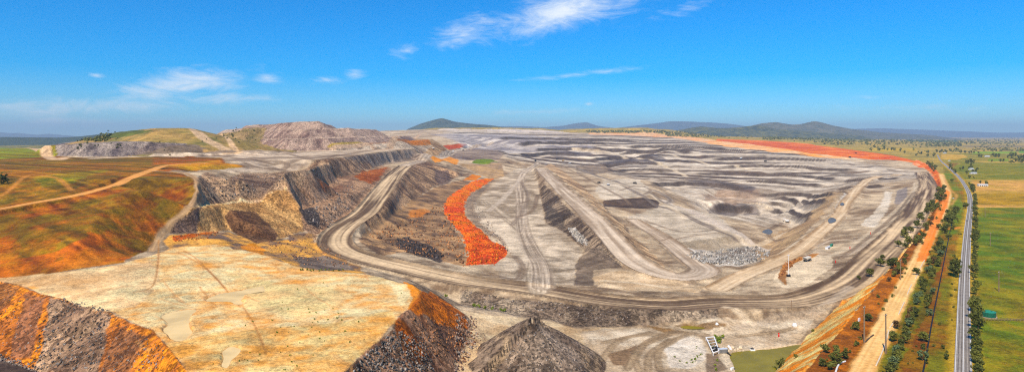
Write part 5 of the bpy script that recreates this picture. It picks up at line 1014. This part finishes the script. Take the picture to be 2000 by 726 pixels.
q = on(1470, 687); lv = LEV[('pond', 0)][0]; e = empty('pontoon', (q.x, q.y, lv)); MB().tube([(-1.6, 0, .3), (1.6, 0, .3)], .75, 10).build('float', M['white'], e); MB().tube([(-1.4, 1.5, .3), (1.4, 1.5, .3)], .75, 10).build('float', M['white'], e); MB().box((0, .75, 1.15), (2.0, 1.8, .7)).build('pump', M['dark'], e); MB().tube([(0, .75, 1.4), (0, .75, 2.6)], .16, 6).build('mast', M['steel'], e); tag(e, 'small white pump pontoon floating on the green pond', 'pontoon')
q = on(1430, 722); e = empty('water_pump', q); MB().box((0, 0, .9), (2.6, 1.5, 1.4), .7).build('housing', M['white'], e, .08); MB().tube([(1, .8, .5), (2.4, 2.0, .3)], .3, 7).build('hose', M['dark'], e); MB().tube([(-.8, -.6, 0), (-.8, .6, 0)], .4, 8).build('wheel', M['tyre'], e); tag(e, 'small white pump unit below the container at the bottom edge', 'pump')
# red markers
def marker(px, py, label):
    q = on(px, py); k = .72; e = empty('marker_post', q, 0, k); MB().tube([(0, 0, -.3), (0, 0, 3.6)], .14, 6).build('post', M['redpaint'], e)
    for zz_ in (1.3, 3.3): MB().tube([(0, -.18, zz_), (0, .18, zz_)], .85, 14).build('disc', M['redpaint'], e)
    MB().box((0, 0, .1), (1.1, 1.1, .35)).build('foot', M['redpaint'], e); tag(e, label, 'marker', 'red marker posts')
marker(1521, 657, 'red marker post on the pale bank above the green pond'); marker(1632, 513, 'red marker post on the pad beside the haul road, right of the light mast'); marker(1660, 486, 'red marker post right of the green and white hut'); marker(1700, 457, 'red marker post by the white gravel strip, farthest of the four')
# light mast, hut, machines on the pad
q = on(1540, 540); e = empty('light_tower', q); hh = 42 * mpp(q); MB().box((0, 0, 1.3), (3.6, 2.2, 1.6)).build('trailer', M['dark'], e, .1); MB().tube([(0, 0, 2), (0, 0, hh)], [.3, .16], 8).build('mast', M['white'], e)
for d in (-1.1, 1.1): MB().tube([(d, -1.1, .5), (d, -1.4, .5)], .5, 10).build('wheel', M['tyre'], e)
for d in (-.9, -.3, .3, .9): MB().box((d, -.2, hh), (.5, .35, .5)).build('lamp', M['lamp'], e)
MB().box((.8, 1.8, 1.0), (2.2, 1.4, 1.4)).build('generator', M['tealdark'], e); tag(e, 'mobile light tower with tall white mast on the orange rubble rim', 'light tower')
def hut(px, py, w_, label, mats, rz):
    q = on(px, py); e = empty('site_hut', q, rz); d = w_ * .34; h = 2.9
    MB().box((0, 0, h / 2), (w_, d, h)).build('wall', M[mats[0]], e); MB().prism([(-d * .58, h), (0, h + d * .22), (d * .58, h), (d * .58, h - .12), (-d * .58, h - .12)], -w_ * .53, w_ * .53).build('roof', M[mats[1]], e)
    MB().box((w_ * .1, -d / 2 - .03, 1.05), (1.0, .08, 2.1)).build('door', M['dark'], e)
    for k in (-.3, -.1, .3): MB().box((w_ * k, -d / 2 - .03, 1.6), (1.2, .07, .9)).build('window', M['glass'], e)
    return tag(e, label, 'hut')
hut(1617, 486, 9, 'white site hut on the oval pad beside the haul road', ('white', 'roof'), .75); hut(1624, 481, 6, 'green roofed cabin behind the white site hut', ('teal', 'teal'), .75)
def wheelset(e, xs, y, r, w_, z=None):
    for x in xs:
        for s_ in (-1, 1):
            t = MB().tube([(x, s_ * y, z or r), (x, s_ * (y + w_), z or r)], r, 14).build('wheel', M['tyre'], e); MB().tube([(x, s_ * (y + w_), z or r), (x, s_ * (y + w_ + .04), z or r)], r * .5, 10).build('rim', M['steel'], t)
def haul_truck(px, py, rz, label, mm='yellow', k=1.0):
    q = on(px, py); e = empty('haul_truck', q, rz, k)
    MB().box((0, 0, 2.4), (11, 4.4, 1.2)).build('chassis', M['dark'], e); wheelset(e, (-3.4, 3.4), 1.6, 1.7, 1.3)
    MB().add([(-6, -3.2, 3.2), (3, -3.2, 4.4), (3, 3.2, 4.4), (-6, 3.2, 3.2), (-6.6, -3.4, 5.6), (3.2, -3.4, 6.6), (3.2, 3.4, 6.6), (-6.6, 3.4, 5.6), (6.4, -3.2, 6.7), (6.4, 3.2, 6.7)], [(3, 2, 1, 0), (0, 1, 5, 4), (2, 3, 7, 6), (1, 2, 6, 5), (5, 6, 9, 8), (4, 5, 6, 7)]).build('tipping_body', M[mm], e)
    MB().box((4.4, -1.2, 4.4), (2, 2.0, 2.2)).build('cab', M[mm], e, .1); MB().box((5.42, -1.2, 4.7), (.06, 1.7, 1.0)).build('windscreen', M['glass'], e); MB().box((5.4, 0, 2.9), (1.4, 3.8, 1.8)).build('radiator', M['dark'], e)
    return tag(e, label, 'truck', 'mine trucks')
def excavator(px, py, rz, label, k=1.0, mm='white'):
    q = on(px, py); e = empty('excavator', q, rz, k)
    for s_ in (-1, 1): MB().prism([(s_ * 2.6 - .7, 0), (s_ * 2.6 + .7, 0), (s_ * 2.6 + .7, 1.8), (s_ * 2.6 - .7, 1.8)], -4.2, 4.2).build('crawler_track', M['dark'], e)
    MB().box((-1, 0, 3.6), (8, 6, 3.2)).build('upper_body', M[mm], e, .15); MB().box((2.4, 2, 5.8), (2.2, 2, 2.4)).build('cab', M[mm], e, .1); MB().box((3.52, 2, 6), (.06, 1.7, 1.2)).build('windscreen', M['glass'], e)
    MB().tube([(2.5, -.4, 4.4), (6.5, -.4, 8.6), (10, -.4, 7.4)], [.7, .6, .45], 6).build('boom', M[mm], e); MB().tube([(10, -.4, 7.4), (9.2, -.4, 2.6)], [.5, .35], 6).build('stick', M[mm], e); MB().box((8.8, -.4, 1.6), (2.0, 2.6, 1.9)).build('bucket', M['dark'], e)
    return tag(e, label, 'excavator', 'mine excavators')
haul_truck(1046, 315, 1.2, 'dark haul truck at the head of the ridge ramp', 'dark'); haul_truck(1088, 312, .3, 'dark haul truck on the far pit floor, right of the ridge head', 'dark'); haul_truck(1100, 315, .2, 'haul truck on the far pit floor, just below another', 'yellow'); haul_truck(1240, 359, -.8, 'haul truck on the dark road crossing the pit pads', 'dark')
haul_truck(1113, 320, .6, 'haul truck on the far pit floor nearest the flat-topped heap', 'white'); haul_truck(1577, 510, .5, 'pale truck parked on the pad left of the red marker', 'wallc', .8); haul_truck(1660, 308, .2, 'dark haul truck on the pale bench under the red soil', 'dark'); haul_truck(1495, 316, .1, 'dark truck on the far grey bench in the middle of the wall', 'dark'); haul_truck(1170, 358, .3, 'truck beside the dark bank of the upper pit pad', 'dark', .8); haul_truck(1188, 362, .3, 'second truck beside the dark bank of the upper pit pad', 'white', .8)
excavator(1447, 310, .4, 'white excavator on a far grey bench below the pit rim'); excavator(1672, 300, 2.9, 'dark excavator on the red soil', 1.0, 'dark'); excavator(1537, 433, 2.4, 'white excavator on the bottom of the deep pit', .9); excavator(885, 296, .5, 'small excavator on the spoil flat left of the pit head', .8); haul_truck(905, 294, .2, 'truck on the spoil flat left of the pit head', 'dark', .8); haul_truck(846, 291, .1, 'white truck on the spoil flat by the red soil patch', 'white', .9)
def car(px, py, label, mm):
    i = int(np.argmin([abs(HY + FPX * (CAMZ - z) / p[1] - py) for p, z in zip(pth, zr)])); t = tg[i]; off = 1.8
    x, y = pth[i] - nr[i] * off; e = empty('car', (x, y, zr[i] + .02), math.atan2(t[1], t[0]), 1.15)
    MB().prism([(-.85, .35), (.85, .35), (.9, .8), (.8, .95), (-.8, .95), (-.9, .8)], -2.2, 2.2).build('body', M[mm], e, .06)
    MB().add([(-1.5, -.78, .95), (1.0, -.78, .95), (1.0, .78, .95), (-1.5, .78, .95), (-1.2, -.62, 1.5), (.3, -.62, 1.5), (.3, .62, 1.5), (-1.2, .62, 1.5)], [(4, 5, 6, 7), (0, 1, 5, 4), (1, 2, 6, 5), (2, 3, 7, 6), (3, 0, 4, 7)]).build('windows', M['glass'], e); MB().box((-.45, 0, 1.52), (1.5, 1.24, .06)).build('roof', M[mm], e)
    wheelset(e, (-1.35, 1.35), .7, .34, .2); return tag(e, label, 'car')
car(0, 432, 'grey car on the paved road below its bend', 'greycar'); car(0, 322, 'white car on the paved road far up near its top', 'white')
# ------------------------------------------------------------------ farm buildings
def shed(px, py, wpx, label, rz=0.0, ratio=.45, hm=.28, open_=False):
    q = on(px, py); w_ = wpx * mpp(q); d = w_ * ratio; h = w_ * hm; e = empty('farm_shed' if not open_ else 'farmhouse', (q.x, q.y, q.z - .2), rz)
    MB().box((0, 0, h / 2), (w_, d, h)).build('wall', M['wallc'], e); MB().prism([(-d * .56, h - .02), (0, h + d * .28), (d * .56, h - .02), (d * .56, h - .22), (-d * .56, h - .22)], -w_ * .52, w_ * .52).build('roof', M['roof'], e)
    for k in (-.32, -.1, .14, .34): MB().box((w_ * k, -d / 2 - .04, h * .5), (w_ * .12, .1, h * .45)).build('window' if open_ else 'bay_door', M['glass' if open_ else 'dark'], e)
    if open_: MB().box((w_ * .02, -d / 2 - .05, h * .38), (w_ * .07, .1, h * .72)).build('door', M['timber'], e)
    return tag(e, label, 'shed' if not open_ else 'house')
shed(1919, 364, 17, 'long white roofed shed in the tan field right of the road', -.1, .35, .2); shed(1897, 332, 8, 'white roofed farmhouse among the dark trees', .2, .7, .3, True); shed(1901, 340, 12, 'low pale shed in front of the white farmhouse', .1, .4, .22); shed(1928, 307, 9, 'pale shed in the tree line on the far paddock', .1, .4, .25); shed(1845, 300, 5, 'small pale house by the top of the paved road', .2, .7, .35, True); shed(1854, 315, 4, 'tiny pale shed right of the road bend', .3, .7, .35); shed(1855, 272, 5, 'tiny white building on the far plain', 0, .5, .4); shed(1862, 388, 2.5, 'tiny white hut in the grass left of the road bend', .3, .8, .5)
# ------------------------------------------------------------------ loose rock
def rocks(name, label, zones, m):
    V0 = np.array([(1, 0, 0), (-1, 0, 0), (0, 1, 0), (0, -1, 0), (0, 0, 1), (0, 0, -1)], float); F0 = np.array([(0, 2, 4), (2, 1, 4), (1, 3, 4), (3, 0, 4), (2, 0, 5), (1, 2, 5), (3, 1, 5), (0, 3, 5)]); V, F, Cc = [], [], []
    for (poly, n, smin, smax, c0, c1) in zones:
        P = np.array(poly, float); x0, y0 = P.min(0); x1, y1 = P.max(0); k = 0; tries = 0
        while k < n and tries < n * 12:
            tries += 1; x, y = R_.uniform(x0, x1), R_.uniform(y0, y1); ins = False
            for i in range(len(P)):
                (ax, ay), (bx, by) = P[i], P[(i + 1) % len(P)]
                if (ay > y) != (by > y) and x < (bx - ax) * (y - ay) / (by - ay) + ax: ins = not ins
            if not ins: continue
            q = on(x, y); s_ = smin + (smax - smin) * R_.random() ** 3; v = V0 * (s_ * RNG.uniform(.55, 1.2, (6, 1))) * RNG.uniform(.7, 1.2, (1, 3)); a = R_.uniform(0, 6.28); ca, sa = math.cos(a), math.sin(a)
            v = np.stack([v[:, 0] * ca - v[:, 2] * sa, v[:, 0] * sa * .5 + v[:, 1], v[:, 0] * sa + v[:, 2] * ca], 1) + np.array([q.x, q.y, q.z + s_ * .3])
            F.append(F0 + 6 * len(V)); V.append(v); c = lerp(c0, c1, R_.random()); Cc.append(np.tile(np.append(c, 1.0), (6, 1))); k += 1
    me = mesh_np(name, np.concatenate(V).astype(np.float32), np.concatenate(F)); ca = me.color_attributes.new('soil', 'FLOAT_COLOR', 'POINT'); ca.data.foreach_set('color', np.concatenate(Cc).astype(np.float32).ravel()); me.materials.append(m)
    o = bpy.data.objects.new(name, me); COL.objects.link(o); o['kind'] = 'stuff'; o['label'] = label; return o
g0, g1 = srgb(120, 104, 92), srgb(186, 170, 152); o0, o1 = srgb(150, 92, 50), srgb(206, 140, 84); w0_, w1_ = srgb(140, 132, 120), srgb(206, 198, 184); d0, d1 = srgb(70, 62, 58), srgb(120, 108, 98)
rocks('rubble', 'loose rock fragments on the terrace banks', [([(95, 590), (222, 614), (190, 724), (60, 716)], 1000, .2, .95, d0, g1), ([(0, 560), (95, 588), (60, 700), (0, 690)], 300, .25, .8, o0, g1), ([(225, 618), (330, 690), (300, 724), (200, 724)], 400, .25, .8, o0, g1), ([(0, 690), (90, 722), (70, 726), (0, 705)], 200, .3, 1.0, g0, g1), ([(120, 582), (220, 606), (232, 616), (120, 590)], 70, .3, 1.0, g0, g1),
    ([(690, 715), (770, 645), (830, 660), (850, 724), (690, 726)], 1200, .25, 1.1, d0, g1), ([(800, 620), (905, 625), (905, 690), (840, 700)], 600, .25, 1.0, d0, o1), ([(890, 610), (930, 620), (935, 660), (905, 724), (885, 724)], 420, .4, 1.5, o0, g1), ([(925, 630), (960, 650), (930, 700)], 40, .3, .9, o0, g1)], M_ROCK)
rocks('rubble', 'loose rock in the basin and on the stepped banks', [([(720, 460), (800, 420), (870, 400), (905, 480), (905, 515), (800, 495)], 900, .6, 2.4, d0, o1), ([(768, 468), (790, 462), (868, 496), (860, 512), (800, 495)], 300, .7, 2.6, srgb(52, 46, 44), srgb(96, 86, 80)), ([(920, 380), (990, 480), (1000, 500), (940, 445), (908, 405)], 260, .6, 2.0, g0, g1),
    ([(600, 400), (700, 350), (690, 400), (640, 445), (605, 445)], 420, .6, 2.2, d0, g1), ([(400, 345), (560, 340), (550, 365), (400, 395)], 260, .6, 2.0, d0, g1), ([(500, 475), (610, 455), (690, 520), (600, 520)], 420, .4, 1.6, g0, o1), ([(335, 462), (430, 452), (420, 466), (340, 472)], 130, .5, 1.4, o0, srgb(214, 130, 66)), ([(905, 570), (1230, 608), (1230, 634), (905, 594)], 500, .3, 1.1, g0, g1), ([(960, 726), (1037, 622), (1150, 700), (1140, 726)], 500, .25, .9, d0, g1)], M_ROCK)
rocks('blasted_rock', 'pale blasted rock field on the pit floor', [([(1335, 496), (1470, 480), (1505, 492), (1495, 508), (1440, 518), (1370, 514)], 1100, .6, 2.8, w0_, w1_), ([(1108, 446), (1122, 446), (1150, 474), (1146, 482), (1124, 470)], 160, .8, 2.6, w0_, w1_), ([(1520, 545), (1532, 512), (1590, 496), (1555, 512), (1536, 530)], 160, .6, 1.8, o0, o1)], M_ROCK)
rocks('orange_clods', 'lumps of vivid orange soil on the ribbon', [([(862, 404), (902, 364), (943, 345), (970, 346), (922, 380), (912, 400), (914, 420), (964, 469), (994, 482), (970, 519), (905, 520), (903, 484), (880, 443), (862, 420)], 420, .3, 1.3, srgb(190, 70, 10), srgb(236, 120, 30)), ([(868, 399), (904, 367), (943, 349), (965, 348), (918, 378), (906, 399), (909, 421), (960, 471), (988, 482), (966, 515), (911, 517), (909, 482), (885, 440), (868, 418)], 1500, .3, 1.9, srgb(206, 92, 20), srgb(246, 144, 46))], M_ROCK)
for i, (x, y) in enumerate([(1413, 684), (1418, 681), (1422, 686), (1427, 682), (1431, 679), (1436, 684), (1424, 678), (1441, 682), (1446, 680)]):
    q = on(x, y); s_ = R_.uniform(.8, 1.6); mb = MB(); n = 7
    v = [Vector((math.cos(a) * math.cos(b), math.sin(a) * math.cos(b), math.sin(b))) * s_ * R_.uniform(.8, 1.15) for b in (-.9, 0, .9) for a in np.linspace(0, 6.2832, n, endpoint=False)]
    f = [(r * n + k, r * n + (k + 1) % n, (r + 1) * n + (k + 1) % n, (r + 1) * n + k) for r in range(2) for k in range(n)] + [tuple(range(n))[::-1], tuple(2 * n + k for k in range(n))]
    o = mb.add(v, f).build('boulder', M['silt' if i % 3 else 'white']); o.location = (q.x, q.y, q.z + s_ * .4); tag(o, 'white boulder in the pile at the left end of the green pond', 'boulder', 'white boulders at the pond end')
for (x, y, s_, lab) in ((1552, 637, 2.0, 'large white boulder on the grey bank right of the red marker'), (1400, 634, 1.4, 'pale boulder on the flat by the brown pool')):
    q = on(x, y); n = 7; v = [Vector((math.cos(a) * math.cos(b), math.sin(a) * math.cos(b), math.sin(b))) * s_ * R_.uniform(.8, 1.15) for b in (-.9, 0, .9) for a in np.linspace(0, 6.2832, n, endpoint=False)]
    o = MB().add(v, [(r * n + k, r * n + (k + 1) % n, (r + 1) * n + (k + 1) % n, (r + 1) * n + k) for r in range(2) for k in range(n)] + [tuple(range(n))[::-1], tuple(2 * n + k for k in range(n))]).build('boulder', M['white']); o.location = (q.x, q.y, q.z + s_ * .4); tag(o, lab, 'boulder')

# ------------------------------------------------------------------ each tree of the rows told apart by its place in the row
def ordinal(n): return '%d%s' % (n, 'th' if 10 <= n % 100 <= 20 else {1: 'st', 2: 'nd', 3: 'rd'}.get(n % 10, 'th'))
for grp, txt in ((GA, '%s tree from the bottom edge among those left of the dirt track'), ('lone trees on the far plain', '%s nearest lone tree on the far dry plain behind the red soil'), (GB, '%s tree from the bottom edge in the strip between dirt track and paved road'), (GC, '%s tree from the bottom edge in the row right of the paved road'), (GD, '%s nearest farm tree on the plain right of the paved road')):
    for i, o in enumerate(sorted([o for o in COL.objects if o.get('group') == grp], key=lambda o: o.location.y)): o['label'] = txt % ordinal(i + 1)
